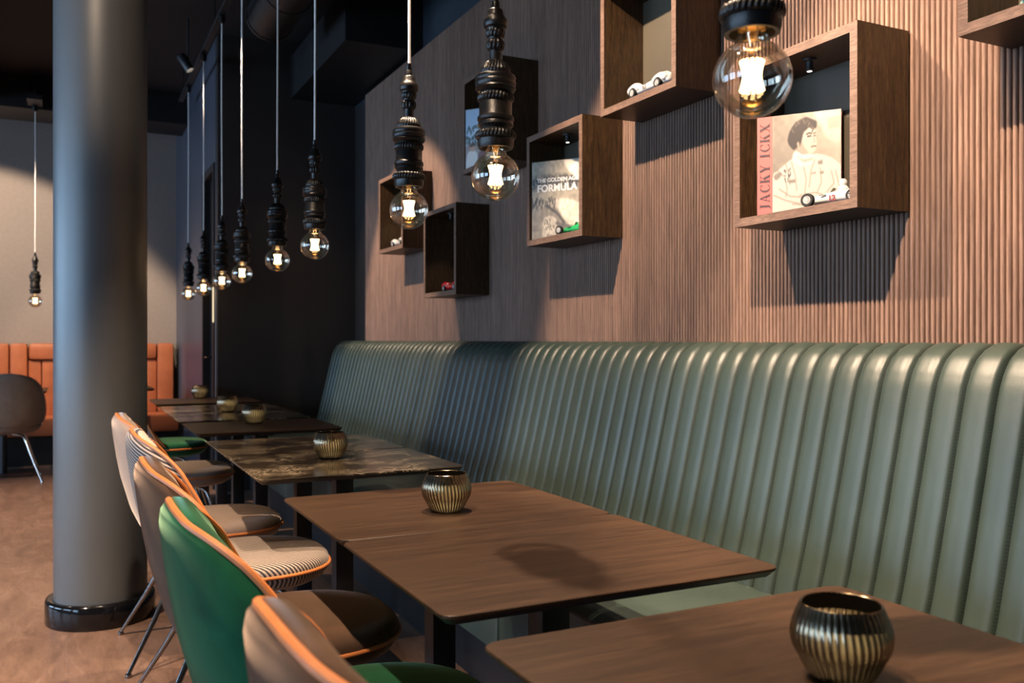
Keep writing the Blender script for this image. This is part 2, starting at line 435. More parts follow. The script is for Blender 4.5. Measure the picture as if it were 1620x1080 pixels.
# ------------------------------------------------------------------ green banquette
def bench():
    Y0, Y1 = -.95, 7.265
    P = 0.0827
    root = thing('banquette', (1.52, 3.1, 0), 'long sage green leather banquette with vertical channels along the reeded wall', 'banquette')
    pr = [(1.795, .47), (1.812, .54), (1.83, .60), (1.85, .68), (1.872, .77), (1.893, .86), (1.914, .95), (1.933, 1.03), (1.948, 1.085), (1.962, 1.118), (1.982, 1.148), (2.008, 1.168), (2.040, 1.180), (2.07, 1.184), (2.088, 1.184)]
    # resample profile finely
    pts = []
    for i in range(len(pr) - 1):
        for k in range(3):
            t = k / 3; pts.append((pr[i][0] * (1 - t) + pr[i + 1][0] * t, pr[i][1] * (1 - t) + pr[i + 1][1] * t))
    pts.append(pr[-1])
    arc = [0]
    for i in range(1, len(pts)): arc.append(arc[-1] + math.hypot(pts[i][0] - pts[i - 1][0], pts[i][1] - pts[i - 1][1]))
    nrm = []
    for i in range(len(pts)):
        a, c2 = pts[max(i - 1, 0)], pts[min(i + 1, len(pts) - 1)]
        tx, tz = c2[0] - a[0], c2[1] - a[1]; L = math.hypot(tx, tz); nrm.append((-tz / L, tx / L))
    breaks = [1.36 + 1.2405 * k for k in range(-2, 6)]
    edges = [Y0] + [q for q in breaks if Y0 + .3 < q < Y1 - .3] + [Y1]
    for a, bb in zip(edges[:-1], edges[1:]):
        n = max(1, round((bb - a) / P)); p = (bb - a) / n
        rows, us = [], []
        K = 14
        for j in range(n * K + 1):
            u = j / K; fr_ = u - math.floor(u)
            yy = a + u * p
            q = abs(2 * fr_ - 1)
            bul = .0135 * (1 - q ** 3.8) - (.009 if q > .97 else 0)
            ed = min(j, n * K - j)
            drop = -.012 if ed == 0 else (-.002 if ed == 1 else 0)
            ys_ = yy + (.0012 if j == 0 else (-.0012 if j == n * K else 0))
            endr = 0
            if bb == Y1:
                e = (Y1 - yy) / .10
                if e < 1: endr = -.05 * (1 - sqrt(max(0, 1 - (1 - e) ** 2)))
            row = []
            for i, (px, pz) in enumerate(pts):
                pk = .0012 * sin(arc[i] / .017 * 2 * pi + j) * (q ** 6)
                h = bul + drop + endr + pk
                fade = min(1, (len(pts) - 1 - i) / 6.0)
                h *= fade
                row.append((px + nrm[i][0] * h, ys_, pz + nrm[i][1] * h))
            row.append((2.092, ys_, .47))
            rows.append(row); us.append(u)
        mb = MB(); o0 = mb.grid(rows)
        m_ = len(rows[0])
        mb.f.append(tuple(range(m_))); mb.m.append(0)
        mb.f.append(tuple((len(rows) - 1) * m_ + i for i in reversed(range(m_)))); mb.m.append(0)
        ob = mb.build('backrest', M['green_leather'], None, angle=50, normals=False)
        me = ob.data
        bm = bmesh.new(); bm.from_mesh(me); bmesh.ops.recalc_face_normals(bm, faces=bm.faces); bm.to_mesh(me); bm.free()
        uvl = me.uv_layers.new(name='UVMap')
        ar = arc + [arc[-1] + .3]
        for lp in me.loops:
            vi = lp.vertex_index
            uvl.data[lp.index].uv = (us[vi // m_], ar[vi % m_])
        ob.parent = root; ob.matrix_parent_inverse = Matrix.Translation((-1.52, -3.1, 0))
    # seat cushions
    for a, bb in zip(edges[:-1], edges[1:]):
        mb = MB()
        prof = [(1.79, .40), (1.79, .476), (1.70, .482), (1.5, .484), (1.33, .480), (1.275, .474), (1.25, .462), (1.240, .445), (1.240, .19), (1.79, .19)]
        rows = []
        for t in (a + .002, a + .008, a + .03, (a + bb) / 2, bb - .03, bb - .008, bb - .002):
            k = 0 if min(abs(t - a), abs(t - bb)) > .02 else (.004 if min(abs(t - a), abs(t - bb)) > .005 else .012)
            rows.append([(min(max(x, 1.24 + k), 1.79), t, z - (k if z > .3 else 0)) for x, z in prof])
        mb.grid(rows, closed_u=True)
        m_ = len(prof)
        mb.f.append(tuple(range(m_))); mb.m.append(0); mb.f.append(tuple(6 * m_ + i for i in reversed(range(m_)))); mb.m.append(0)
        ob = mb.build('seat_cushion', M['green_leather'], root); ob.location = (-1.52, -3.1, 0)
        if not ob.data.uv_layers: ob.data.uv_layers.new(name='UVMap')
        for l_ in ob.data.uv_layers[0].data: l_.uv = (.5, .5)
        t_ = MB(); t_.tube([(1.2405, a + .01, .452), (1.2405, bb - .01, .452)], .006, 8)
        ob = t_.build('seat_piping', M['black'], root); ob.location = (-1.52, -3.1, 0)
    mb = MB(); mb.box(1.29, 2.09, Y0, Y1, 0, .19); ob = mb.build('plinth', M['black'], root, smooth=False); ob.location = (-1.52, -3.1, 0)
    for ob in root.children:
        if ob.name.startswith('backrest'): ob.matrix_parent_inverse = Matrix.Identity(4); ob.location = (-1.52, -3.1, 0)
bench()

# ------------------------------------------------------------------ tables
def rounded_slab(x0, x1, y0, y1, z0, z1, r=.030, ch=.012):
    """top with rounded corners and an underside chamfered inwards"""
    def ring(ins, z):
        out_ = []
        for cx_, cy_, a0 in ((x1 - r, y1 - r, 0), (x0 + r, y1 - r, 90), (x0 + r, y0 + r, 180), (x1 - r, y0 + r, 270)):
            for k in range(6):
                a = radians(a0 + 18 * k)
                out_.append((cx_ + (r - ins) * cos(a), cy_ + (r - ins) * sin(a), z))
        return out_
    return ring
TW, TD = .722, .608
def make_table(kind, w=TW, d=TD):
    root = thing('dining_table', (0, 0, 0), '', 'table')
    ring = rounded_slab(-w / 2, w / 2, -d / 2, d / 2, 0, 0)
    rings = [ring(.0015, .75), ring(0, .7488), ring(0, .7445), ring(.003, .742), ring(.016, .7305)]
    mb = MB(); o = mb.grid(rings[:4], closed_u=True); mb.grid(rings[3:], closed_u=True, mi=1)
    n = len(rings[0]); mb.f.append(tuple(range(n))); mb.m.append(0); mb.f.append(tuple(5 * n + i for i in reversed(range(n)))); mb.m.append(1)
    top = mb.build('tabletop', [M['table_wood'] if kind == 'wood' else M['marble'], M['black_metal']], root, angle=25)
    mb = MB(); mb.box(-.21, .21, -.03, .03, .716, .7305, bev=.003); mb.box(-.03, .03, -.21, .21, .7165, .7305, bev=.003); mb.build('support_cross', M['black_metal'], root)
    mb = MB(); mb.box(-.033, .033, -.033, .033, .012, .7165, bev=.004); mb.build('pedestal', M['black_metal'], root)
    mb = MB(); mb.box(-.14, .2, -.2, .2, 0, .012, bev=.004); mb.build('base_plate', M['black_metal'], root)
    return root
XT = .905
spec = [('wood', .90, 'dark oak topped table nearest the camera, cut by the bottom right corner'),
        ('wood', 1.645, 'dark oak topped table with a bare top, second from the front'),
        ('wood', 2.258, 'dark oak topped table carrying one votive bowl, in front of the two brown marble tables'),
        ('marble', 3.222, 'brown marble topped table carrying the bowl, nearer one of the joined marble pair'),
        ('marble', 3.845, 'brown marble topped table with an empty top behind the marble table with the bowl'),
        ('wood', 4.79, 'oak topped table with a bowl just behind the first pair of marble tables'),
        ('marble', 5.49, 'polished dark stone topped table right behind the small far oak table'),
        ('marble', 6.13, 'polished dark stone topped table, farther one of the distant stone pair'),
        ('wood', 6.975, 'narrow looking dark table farthest down the row by the charcoal wall')]
protos = {}
for kind, yy, lab in spec:
    if kind not in protos: protos[kind] = o = make_table(kind)
    else: o = copy_tree(protos[kind])
    o.location = (XT, yy, 0); tag(o, lab, 'table', 'tables along the green banquette')
    o.rotation_euler.z = 0

# ------------------------------------------------------------------ votive bowls
def make_bowl():
    root = thing('votive_bowl', (0, 0, 0), '', 'bowl')
    prof = [(.034, .0), (.040, .002), (.047, .012), (.0555, .028), (.0628, .042), (.0655, .056), (.0642, .069), (.0600, .082), (.0555, .092), (.0525, .099)]
    N = 44
    def rm(a, z, k):
        return (.0014 * (abs(sin(N / 2 * (a + z * 1.5))) ** .7) - .001) * (1 if z > .004 else 0)
    fine = []
    for i in range(len(prof) - 1):
        q0, q1, q2, q3 = (Vector((*prof[min(max(i + d, 0), len(prof) - 1)], 0)) for d in (-1, 0, 1, 2))
        for k in range(4):
            t = k / 4
            p = .5 * (2 * q1 + (q2 - q0) * t + (2 * q0 - 5 * q1 + 4 * q2 - q3) * t * t + (3 * q1 - q0 - 3 * q2 + q3) * t ** 3)
            fine.append((p.x, p.y))
    fine.append(prof[-1])
    mb = MB(); mb.lathe(fine, N * 8, rmod=rm, cap0=True)
    mb.lathe([(.0525, .099), (.0512, .1), (.0498, .099)], N * 8)
    mb.build('bowl_body', M['bowl'], root, angle=60)
    mb = MB(); mb.lathe([(.0498, .099), (.0530, .090), (.0590, .075)], 64); mb.build('bowl_lining', M['bowl_in'], root)
    mb = MB(); mb.lathe([(.0, .0135), (.019, .0135), (.0195, .018), (.0195, .028), (.0185, .029), (.0, .028)], 32); o = mb.build('tea_light', M['wax'], root)
    f = MB(); f.lathe([(.0, .0292), (.0022, .032), (.0030, .036), (.0018, .042), (.0, .047)], 12); f.build('flame', M['flame'], o)
    L = bpy.data.lights.new('candle_lamp', 'POINT'); L.energy = .23; L.color = (1.0, .84, .56); L.shadow_soft_size = .006
    lo = bpy.data.objects.new('candle_lamp', L); COL.objects.link(lo); lo.parent = root; lo.location = (0, 0, .040)
    return root
bw = None
for x, y, rz, lab in [(.922, .868, .3, 'ribbed smoked gold votive bowl on the nearest table, largest of the row'),
                      (.89, 2.175, 1.1, 'ribbed dark votive bowl on the oak table in front of the marble pair'),
                      (.89, 3.335, 2.0, 'ribbed dark votive bowl standing on the brown marble table'),
                      (.892, 4.90, .8, 'ribbed votive bowl on the small oak table just behind the marble pair'),
                      (.89, 5.78, 1.7, 'ribbed pale gold votive bowl on the distant polished stone table'),
                      (.905, 7.20, .2, 'ribbed votive bowl on the farthest table, smallest of the row')]:
    if bw is None: bw = o = make_bowl()
    else: o = copy_tree(bw)
    o.location = (x, y, .7501); o.rotation_euler = (0, 0, rz); tag(o, lab, 'bowl', 'votive bowls down the tables')

# ------------------------------------------------------------------ shell chairs
RIM = [(.916, 0, .018), (.9145, .045, .019), (.910, .085, .023), (.900, .125, .034), (.881, .176, .064), (.848, .217, .104), (.811, .242, .136), (.785, .254, .151), (.74, .266, .176), (.67, .277, .213), (.60, .279, .252), (.548, .273, .288), (.512, .262, .316), (.49, .246, .335)]
def interp(tab, z, k):
    for a, c_ in zip(tab[:-1], tab[1:]):
        if (a[0] - z) * (c_[0] - z) <= 0:
            t = (z - a[0]) / (c_[0] - a[0] + 1e-12); return a[k] * (1 - t) + c_[k] * t
    return tab[-1][k] if abs(z - tab[-1][0]) < abs(z - tab[0][0]) else tab[0][k]
XB = [(.930, .016), (.924, .008), (.912, .002), (.895, .0), (.85, .004), (.76, .017), (.69, .030), (.56, .066), (.49, .098), (.44, .150), (.415, .205), (.40, .30)]
XB = [(.5 + (z - .5) * .967 if z > .5 else z, x) for z, x in XB]
def smooth_rim():
    """mirrored rim polyline, left tip to right tip, Catmull-Rom smoothed"""
    half = [Vector((x, y, z)) for z, y, x in RIM]
    pts = [Vector((p.x, -p.y, p.z)) for p in reversed(half)] + half[1:]
    out_ = []
    for i in range(len(pts) - 1):
        p0, p1, p2, p3 = pts[max(i - 1, 0)], pts[i], pts[i + 1], pts[min(i + 2, len(pts) - 1)]
        for k in range(4):
            t = k / 4
            out_.append(.5 * ((2 * p1) + (-p0 + p2) * t + (2 * p0 - 5 * p1 + 4 * p2 - p3) * t * t + (-p0 + 3 * p1 - 3 * p2 + p3) * t ** 3))
    out_.append(pts[-1]); return out_
def make_chair(name, label, cat, mat, seat_mat, piping, leg_mat, group=None):
    root = thing(name, (0, 0, 0), label, cat, group)
    # outer shell: horizontal slices from rim round the back
    zs = [.9295, .928, .925, .920, .913, .904, .892, .876, .856, .83, .80, .765, .73, .69, .65, .61, .575, .548, .525, .505, .490]
    zs = [.5 + (z - .5) * .967 if z > .5 else z for z in zs]
    S = 22
    def slice_(z, yr, xr, xb, ex=1.0):
        row = []
        for j in range(S + 1):
            a = (j / S * 2 - 1) * pi / 2
            row.append((xb + (xr - xb) * (1 - abs(cos(a)) ** ex), yr * sin(a), z))
        return row
    rows = [slice_(z, max(.012, interp(RIM, z, 1)), interp(RIM, z, 2), interp(XB, z, 1), .85) for z in zs]
    for z, yr, xr, xb in ((.47, .232, .345, .112), (.45, .208, .355, .137), (.43, .175, .36, .170), (.414, .135, .37, .21), (.404, .08, .345, .255)):
        rows.append(slice_(z, yr, xr, xb, .85))
    mb = MB(); mb.grid(rows)
    mb.build('back_shell', mat, root, angle=180)
    # padded inner back: polar patch from the rim to a point low on the back, swelling out past the piping
    Rm = smooth_rim(); n = len(Rm)
    rows = []
    for i, p in enumerate(Rm):
        tan = (Rm[min(i + 1, n - 1)] - Rm[max(i - 1, 0)]).normalized()
        nv = Vector((.74, 0, .67)); nv = (nv - tan * nv.dot(tan)).normalized()
        row = []
        for t in (0, .012, .03, .055, .085, .12, .16, .21, .28, .38, .5, .65, .82, 1.0):
            y2 = p.y * (1 - t); z2 = p.z * (1 - t) + .465 * t
            yr = max(.01, interp(RIM, z2, 1)) if z2 > .49 else .246
            xr = interp(RIM, z2, 2); xb = interp(XB, z2, 1)
            q = min(1, abs(y2) / yr); cz = sqrt(max(0, 1 - q * q))
            x = xb + (xr - xb) * (1 - cz ** .85)
            if t == 0: x = p.x
            pad = .010 * min(1, t / .03) + .030 * sin(min(1, t / .5) * pi / 2) + .40 * (xr - x) * min(1, t / .3)
            lift = .043 * min(1, t / .06) ** .55 * (1 if t < .16 else max(0, (.62 - t) / .46) ** 1.2 if t < .62 else 0)
            sg = 1 if y2 > 0 else -1
            row.append((x + pad * max(.25, cz) + nv.x * lift, sg * max(0, abs(y2) - pad * q * .8) + nv.y * lift, z2 + nv.z * lift))
        rows.append(row)
    mb = MB(); mb.grid(rows); mb.build('back_cushion', mat, root, angle=180)
    R = smooth_rim()
    mb = MB(); mb.tube([(p.x, p.y, p.z) for p in R], .0066, 8); mb.build('back_piping', piping, root)
    # seat: plan outline, domed cushion and bowl underneath, piping at the waist
    def plan(k):
        pts = []
        for j in range(48):
            a = 2 * pi * j / 48
            ca, sa = cos(a), sin(a)
            ex = .78
            x = .378 + .250 * math.copysign(abs(ca) ** ex, ca)
            w = .246 * (1 - (.06 * ca if ca > 0 else .13 * ca * ca))
            pts.append((.378 + (x - .378) * k, w * math.copysign(abs(sa) ** ex, sa) * k))
        return pts
    up = [(1.0, .468), (1.0, .480), (.985, .492), (.95, .500), (.88, .506), (.7, .511), (.45, .514), (.2, .515)]
    mb = MB(); o = mb.grid([[(x, y, z - .010 * max(0, (.355 - x)) * 2) for x, y in plan(k)] for k, z in up], closed_u=True)
    mb.f.append(tuple(o + 7 * 48 + j for j in range(48))); mb.m.append(0)
    lo = [(1.0, .468), (.985, .452), (.93, .432), (.82, .416), (.6, .404), (.3, .399)]
    o = mb.grid([[(x, y, z) for x, y in plan(k)] for k, z in lo], closed_u=True, flip=True)
    mb.f.append(tuple(o + 5 * 48 + j for j in reversed(range(48)))); mb.m.append(0)
    mb.build('seat', seat_mat, root, angle=180)
    mb = MB(); mb.tube([(x, y, .468) for x, y in plan(1.008)], .0058, 8, closed=True); mb.build('seat_piping', piping, root)
    for sx, sy in ((0, -1), (0, 1), (1, -1), (1, 1)):
        fx, fy = (.045, .258 * sy) if sx == 0 else (.60, .235 * sy)
        mx_, my_ = (.26, .105 * sy) if sx == 0 else (.46, .105 * sy)
        ax, ay = (.33, .03 * sy) if sx == 0 else (.40, .03 * sy)
        p = [(ax, ay, .396), ((ax + mx_) / 2, (ay + my_) / 2, .394), (mx_, my_, .388), (mx_ + (fx - mx_) * .10, my_ + (fy - my_) * .10, .372), (mx_ + (fx - mx_) * .2, my_ + (fy - my_) * .2, .335), (mx_ + (fx - mx_) * .6, my_ + (fy - my_) * .6, .165), (fx, fy, .012)]
        mb = MB(); mb.tube(p, [.007, .008, .009, .0105, .0108, .009, .0068], 12)
        mb.lathe([(.0, 0), (.011, 0), (.012, .004), (.010, .013), (.0, .014)], 12, fx, fy, 0)
        mb.build('leg', leg_mat, root)
    return root
GC = 'shell chairs facing the banquette'
for mk, sk, lg, x, y, rz, lab in [
        ('velvet_brown', 'velvet_brown', 'dark_chrome', .166, .915, 0.03, 'brown velvet shell chair with orange piping, nearest the camera'),
        ('velvet_green', 'velvet_green', 'dark_chrome', .140, 1.635, 0.0, 'green velvet shell chair between the nearest brown chair and the next brown chair'),
        ('velvet_brown', 'velvet_brown', 'dark_chrome', .137, 2.26, 0.0, 'brown velvet shell chair directly behind the large green chair'),
        ('pinstripe', 'pinstripe_seat', 'dark_chrome', .158, 3.02, 0.0, 'pinstriped fabric shell chair with orange piping behind two velvet chairs'),
        ('velvet_taupe', 'velvet_taupe', 'dark_chrome', .146, 3.70, 0.0, 'pale taupe velvet shell chair in front of the grey column'),
        ('velvet_taupe', 'velvet_taupe', 'dark_chrome', .20, 5.20, 0.0, 'beige velvet chair seat seen beyond the column under the far tables'),
        ('velvet_green', 'velvet_green', 'dark_chrome', .24, 6.55, 0.0, 'distant green velvet chair whose seat shows right of the column')]:
    o = make_chair('shell_chair', lab, 'chair', M[mk], M[sk], M['piping'], M[lg], GC)
    o.location = (x, y, 0); o.rotation_euler.z = rz
    for ch in o.children:
        if 'piping' in ch.name: ch['label'] = 'orange leather piping'
        if ch.name.startswith('leg'): ch['label'] = 'dark chrome leg'
o = make_chair('shell_chair', 'dark grey upholstered chair seen from behind at the far booth, left of the column', 'chair', M['grey_leather'], M['grey_leather'], M['grey_leather'], M['chrome'])
o.location = (-.455, 8.36, 0); o.rotation_euler.z = radians(90)

# ------------------------------------------------------------------ far orange booth
def booth():
    root = thing('booth_bench', (-1.2, 9.9, 0), 'cognac orange leather booth bench along the far grey wall', 'bench')
    def at(o): o.location = (1.2, -9.9, 0); return o
    mb = MB(); mb.box(-3.4, 1.0, 9.62, 10.28, 0, .30); at(mb.build('plinth', M['black'], root, smooth=False))
    mb = MB(); mb.box(-3.4, 1.0, 9.56, 10.1, .28, .445, bev=.03); at(mb.build('seat_cushion', M['orange_leather'], root))
    # from the right: bolster, channel panel with head roll, bolster, bolster...
    x = 1.0; k = 0
    seq = [('b', .165), ('p', 1.195), ('b', .16), ('b', .16), ('p', 1.195), ('b', .16), ('b', .16), ('p', 1.195)]
    for t, w in seq:
        if t == 'b':
            mb = MB(); mb.box(x - w + .003, x - .003, 10.02, 10.28, .44, 1.165, bev=.035); at(mb.build('bolster', M['orange_leather'], root))
        else:
            mb = MB(); mb.box(x - w + .003, x - .003, 10.03, 10.28, 1.0, 1.165, bev=.045); at(mb.build('head_roll', M['orange_leather'], root))
            n = 10
            for i in range(n):
                mb = MB(); mb.box(x - w + i * w / n + .002, x - w + (i + 1) * w / n - .002, 10.07, 10.28, .44, 1.0, bev=.022); at(mb.build('channel_pad', M['orange_leather'], root))
        x -= w
booth()
def booth_table(x, y, label):
    root = thing('booth_table', (x, y, 0), label, 'table')
    ring = rounded_slab(-.35, .35, -.35, .35, 0, 0)
    rings = [ring(.0015, .75), ring(0, .7488), ring(0, .742), ring(.014, .7305)]
    mb = MB(); mb.grid(rings, closed_u=True); n = len(rings[0])
    mb.f.append(tuple(range(n))); mb.m.append(0); mb.f.append(tuple(3 * n + i for i in reversed(range(n)))); mb.m.append(0)
    mb.build('tabletop', M['table_wood'], root, angle=25)
    mb = MB(); mb.lathe([(.03, .012), (.03, .7305)], 24); mb.build('pedestal', M['black_metal'], root)
    mb = MB(); mb.box(-.24, .24, -.24, .24, 0, .012, bev=.004); mb.build('base_plate', M['black_metal'], root)
booth_table(-.52, 9.15, 'small square table in front of the orange booth, behind the grey chair')
booth_table(.36, 9.15, 'small square table in front of the orange booth, mostly hidden by the column')

# ------------------------------------------------------------------ pendant lamps
def make_pendant():
    """origin at the centre of the bulb globe"""
    root = thing('pendant_lamp', (0, 0, 0), '', 'pendant lamp')
    z0 = .067
    def Z(q): return z0 + (830 - q) / 2185.0          # heights along the casting, bottom lip = 830
    def Rr(dia): return dia / 2 / 2185.0
    # turned body
    pr = [(35, 20), (40, 58), (36, 62), (44, 70), (46, 98), (72, 104), (84, 112), (86, 132), (112, 150), (126, 165), (128, 182), (120, 196), (96, 205), (92, 212), (74, 256), (70, 262), (64, 270), (64, 372), (80, 376), (150, 436), (150, 441), (180, 446), (205, 454), (214, 466), (208, 478), (216, 488), (214, 500), (206, 510), (214, 520), (196, 534), (168, 542), (168, 592), (172, 596), (172, 655), (180, 662), (192, 670), (192, 684), (178, 692), (184, 700), (186, 712), (164, 722), (158, 732), (176, 742), (176, 780), (192, 786), (190, 812), (178, 830), (150, 830), (146, 800), (60, 796), (0, 796)]
    mb = MB(); mb.lathe([(Rr(d), Z(q)) for d, q in pr], 40); mb.build('socket', M['cast_black'], root, angle=35)
    def twist(dia, dia2, q0, q1, n, slant, amp):
        K = 6
        rows = []
        for k in range(K + 1):
            t = k / K
            q = q0 + (q1 - q0) * t; base = Rr(dia + (dia2 - dia) * t)
            edge = sin(pi * t) ** .35 if 0 < t < 1 else 0
            rows.append([((base - .004 * (1 - edge) + amp * (abs(sin(n / 2 * (2 * pi * j / (n * 6)) + slant * t)) - .2) * edge) * cos(2 * pi * j / (n * 6)),
                          (base - .004 * (1 - edge) + amp * (abs(sin(n / 2 * (2 * pi * j / (n * 6)) + slant * t)) - .2) * edge) * sin(2 * pi * j / (n * 6)), Z(q)) for j in range(n * 6)])
        mb = MB(); mb.grid(rows, closed_u=True); mb.build('twisted_ring', M['cast_black'], root, angle=50)
    twist(102, 168, 374, 440, 26, 1.9, .0035)
    twist(180, 184, 542, 590, 30, 1.6, .0035)
    twist(200, 206, 738, 784, 32, 1.7, .0038)
    twist(98, 82, 206, 258, 14, 1.6, .003)
    twist(86, 80, 262, 322, 11, 0.0, .004)
    # bulb
    R = .0583
    g = []
    for k in range(0, 33):
        a = -pi / 2 + k / 32 * radians(152)
        g.append((R * cos(a), R * sin(a)))
    g[0] = (.0003, -R)
    rl, zl = g[-1]
    g += [(.0255, zl + .006), (.0228, zl + .014), (.0215, zl + .024), (.0205, .086)]
    mb = MB(); mb.lathe(g, 48); bulb = mb.build('bulb', M['bulb'], root, angle=180)
    mb = MB(); mb.lathe([(.0, .078), (.0195, .078), (.0195, .098), (.0, .098)], 24); mb.build('screw_cap', M['brass'], bulb)
    mb = MB(); mb.lathe([(.011, .080), (.008, .062), (.0045, .052), (.004, .030), (.0055, .024), (.0, .0235)], 16); mb.build('glass_stem', M['bulb'], bulb)
    mb = MB(); mb.tube([(-.007, 0, .03), (-.0125, 0, .026), (-.0125, 0, .020)], .0004, 5); mb.tube([(.007, 0, .03), (.0125, 0, .026), (.0125, 0, .020)], .0004, 5); mb.build('support_wire', M['chrome'], bulb)
    mb = MB()
    for k in range(14):
        a = 2 * pi * k / 14
        pts = []
        for i in range(9):
            t = i / 8; rr = .0168 * (.70 + .30 * abs(2 * t - 1) ** 1.4); aa = a + .35 * t
            pts.append((rr * cos(aa), rr * sin(aa), .0265 - .045 * t))
        mb.tube(pts, .0021, 6)
    mb.build('filament', M['filament'], bulb)
    # cord to the rail and its little cup
    top = 3.36 - 1.59
    mb = MB(); zc = Z(22)
    mb.tube([(.0016 * sin(3 * t), .0012 * cos(5 * t), zc + (top - .02 - zc) * t) for t in np.linspace(0, 1, 14)], .0042, 8)
    mb.build('cord', M['cord'], root)['label'] = 'pale textile cord'
    mb = MB(); mb.lathe([(.0, top - .055), (.012, top - .055), (.022, top - .045), (.024, top - .01), (.016, top), (.0, top)], 20); mb.build('ceiling_cup', M['cast_black'], root)
    return root
GP = 'globe pendants over the table row'
pl = [(8.03, 'globe bulb pendant on a long cord, smallest and lowest of the receding row'),
      (7.077, 'second smallest globe pendant of the row, over the farthest tables'),
      (6.177, 'third smallest globe pendant of the row, hanging before the lit strip'),
      (5.404, 'fourth globe pendant from the far end of the row'),
      (4.412, 'fifth globe pendant from the far end, against the charcoal wall'),
      (3.675, 'globe pendant against the charcoal wall, nearest one left of the reeded wall'),
      (2.533, 'globe pendant in front of the far wall box with the white toy car'),
      (1.927, 'large globe pendant hanging in front of the box with the blue photograph'),
      (1.033, 'largest globe pendant, cut by the top edge and overlapping the portrait book')]
pp = None
bulb_lights = []
for y, lab in pl:
    if pp is None: pp = o = make_pendant()
    else: o = copy_tree(pp)
    o.location = (.915, y, 1.59); o.rotation_euler.z = y * 1.7; tag(o, lab, 'pendant lamp', GP)
    bulb_lights.append((.915, y, 1.59))
o = copy_tree(pp); o.location = (-.27, 9.15, 1.55); tag(o, 'single globe pendant over the orange booth, left of the column', 'pendant lamp', GP)
bulb_lights.append((-.27, 9.15, 1.55))
for ch in o.children:
    if ch.name.startswith('cord'): ch.scale.z = 1.02
# rail the pendants hang from
mb = MB(); mb.box(.895, .935, -1.5, 8.6, 3.36, 3.385); 
for yy in (-1, 1.5, 4, 6.5, 8.4): mb.box(.91, .92, yy, yy + .01, 3.385, 3.6)
tag(mb.build('ceiling_rail', M['black_metal'], smooth=False), 'thin black ceiling rail carrying the row of pendants', 'rail')
mb = MB(); mb.box(-.33, -.21, 8.9, 9.4, 3.32, 3.36); mb.box(-.28, -.26, 9.1, 9.2, 3.36, 3.6)
tag(mb.build('ceiling_rail', M['black_metal'], smooth=False), 'short black ceiling rail above the single booth pendant', 'rail')

# ------------------------------------------------------------------ wall boxes
BT, BS = .026, .50
def wall_box(yn, yf, zb, zt, label, lit=True, lamp=0.0, name='display_box'):
    cy_, cz_ = (yn + yf) / 2, zb
    root = thing(name, (1.9, cy_, zb), label, 'wall box', 'open oak boxes on the reeded wall')
    h, w = zt - zb, (yf - yn) / 2
    D = XW - 1.9 - .0005
    def board(nm, q):
        mb = MB(); mb.box(0.0005, D, *q); o = mb.build(nm, M['box_wood'], root, smooth=False)
        e = MB(); e.box(0, .0006, *q); e.build('edge_band', M['box_edge'], o, smooth=False)
    board('bottom_board', (-w, w, 0, BT)); board('top_board', (-w, w, h - BT, h))
    board('side_board', (-w, -w + BT, BT, h - BT)); board('side_board', (w - BT, w, BT, h - BT))
    mb = MB(); mb.box(D - .012, D, -w + BT, w - BT, BT, h - BT); mb.build('back_board', M['box_back'], root, smooth=False)
    mb = MB(); mb.lathe([(.0, h - BT - .001), (.021, h - BT - .001), (.021, h - BT - .006), (.010, h - BT - .008), (.010, h - BT - .020), (.012, h - BT - .034), (.009, h - BT - .036), (.0, h - BT - .034)], 20, .075, 0, 0)
    dl = mb.build('downlight', M['black_metal'], root)
    if lamp:  # in unlit boxes this lamp is an added fill, not the downlight
        L = bpy.data.lights.new('downlight_or_fill', 'SPOT'); L.energy = lamp; L.spot_size = radians(95); L.spot_blend = .5; L.color = (1, .86, .7); L.shadow_soft_size = .008
        lo = bpy.data.objects.new('downlight_or_fill', L); COL.objects.link(lo); lo.parent = root; lo.location = (.075, 0, h - BT - .045)
    if lit:
        mb = MB(); mb.lathe([(.0, h - BT - .0372), (.0075, h - BT - .0368), (.0, h - BT - .0366)], 12, .075, 0, 0); mb.build('lens', M['dot'], dl)
    return root
wall_box(1.733, 2.228, 1.557, 2.061, 'open oak wall box holding the portrait book and a white racing model', lamp=1.8)
wall_box(3.168, 3.665, 1.631, 2.134, 'open oak wall box holding the black and white racing book', lamp=1.8)
wall_box(2.533, 3.026, 2.087, 2.590, 'open oak wall box cut by the top edge, with the white number car')
wall_box(4.509, 5.003, 1.450, 1.955, 'dark oak wall box holding only the red toy roadster', lit=False, lamp=2.2)  # lamp here is added fill for the red car
wall_box(5.377, 5.862, 1.785, 2.287, 'oak wall box farthest down the wall, behind a hanging bulb', lit=False, lamp=2.2)  # fill lamp added to lift the white car
wall_box(3.925, 4.415, 2.086, 2.593, 'dark oak wall box with the blue sky photograph, behind a pendant', lit=False, lamp=1.6)  # cover brightened by an added lamp
wall_box(.930, 1.430, 1.922, 2.425, 'oak wall box cut off by the top right corner')

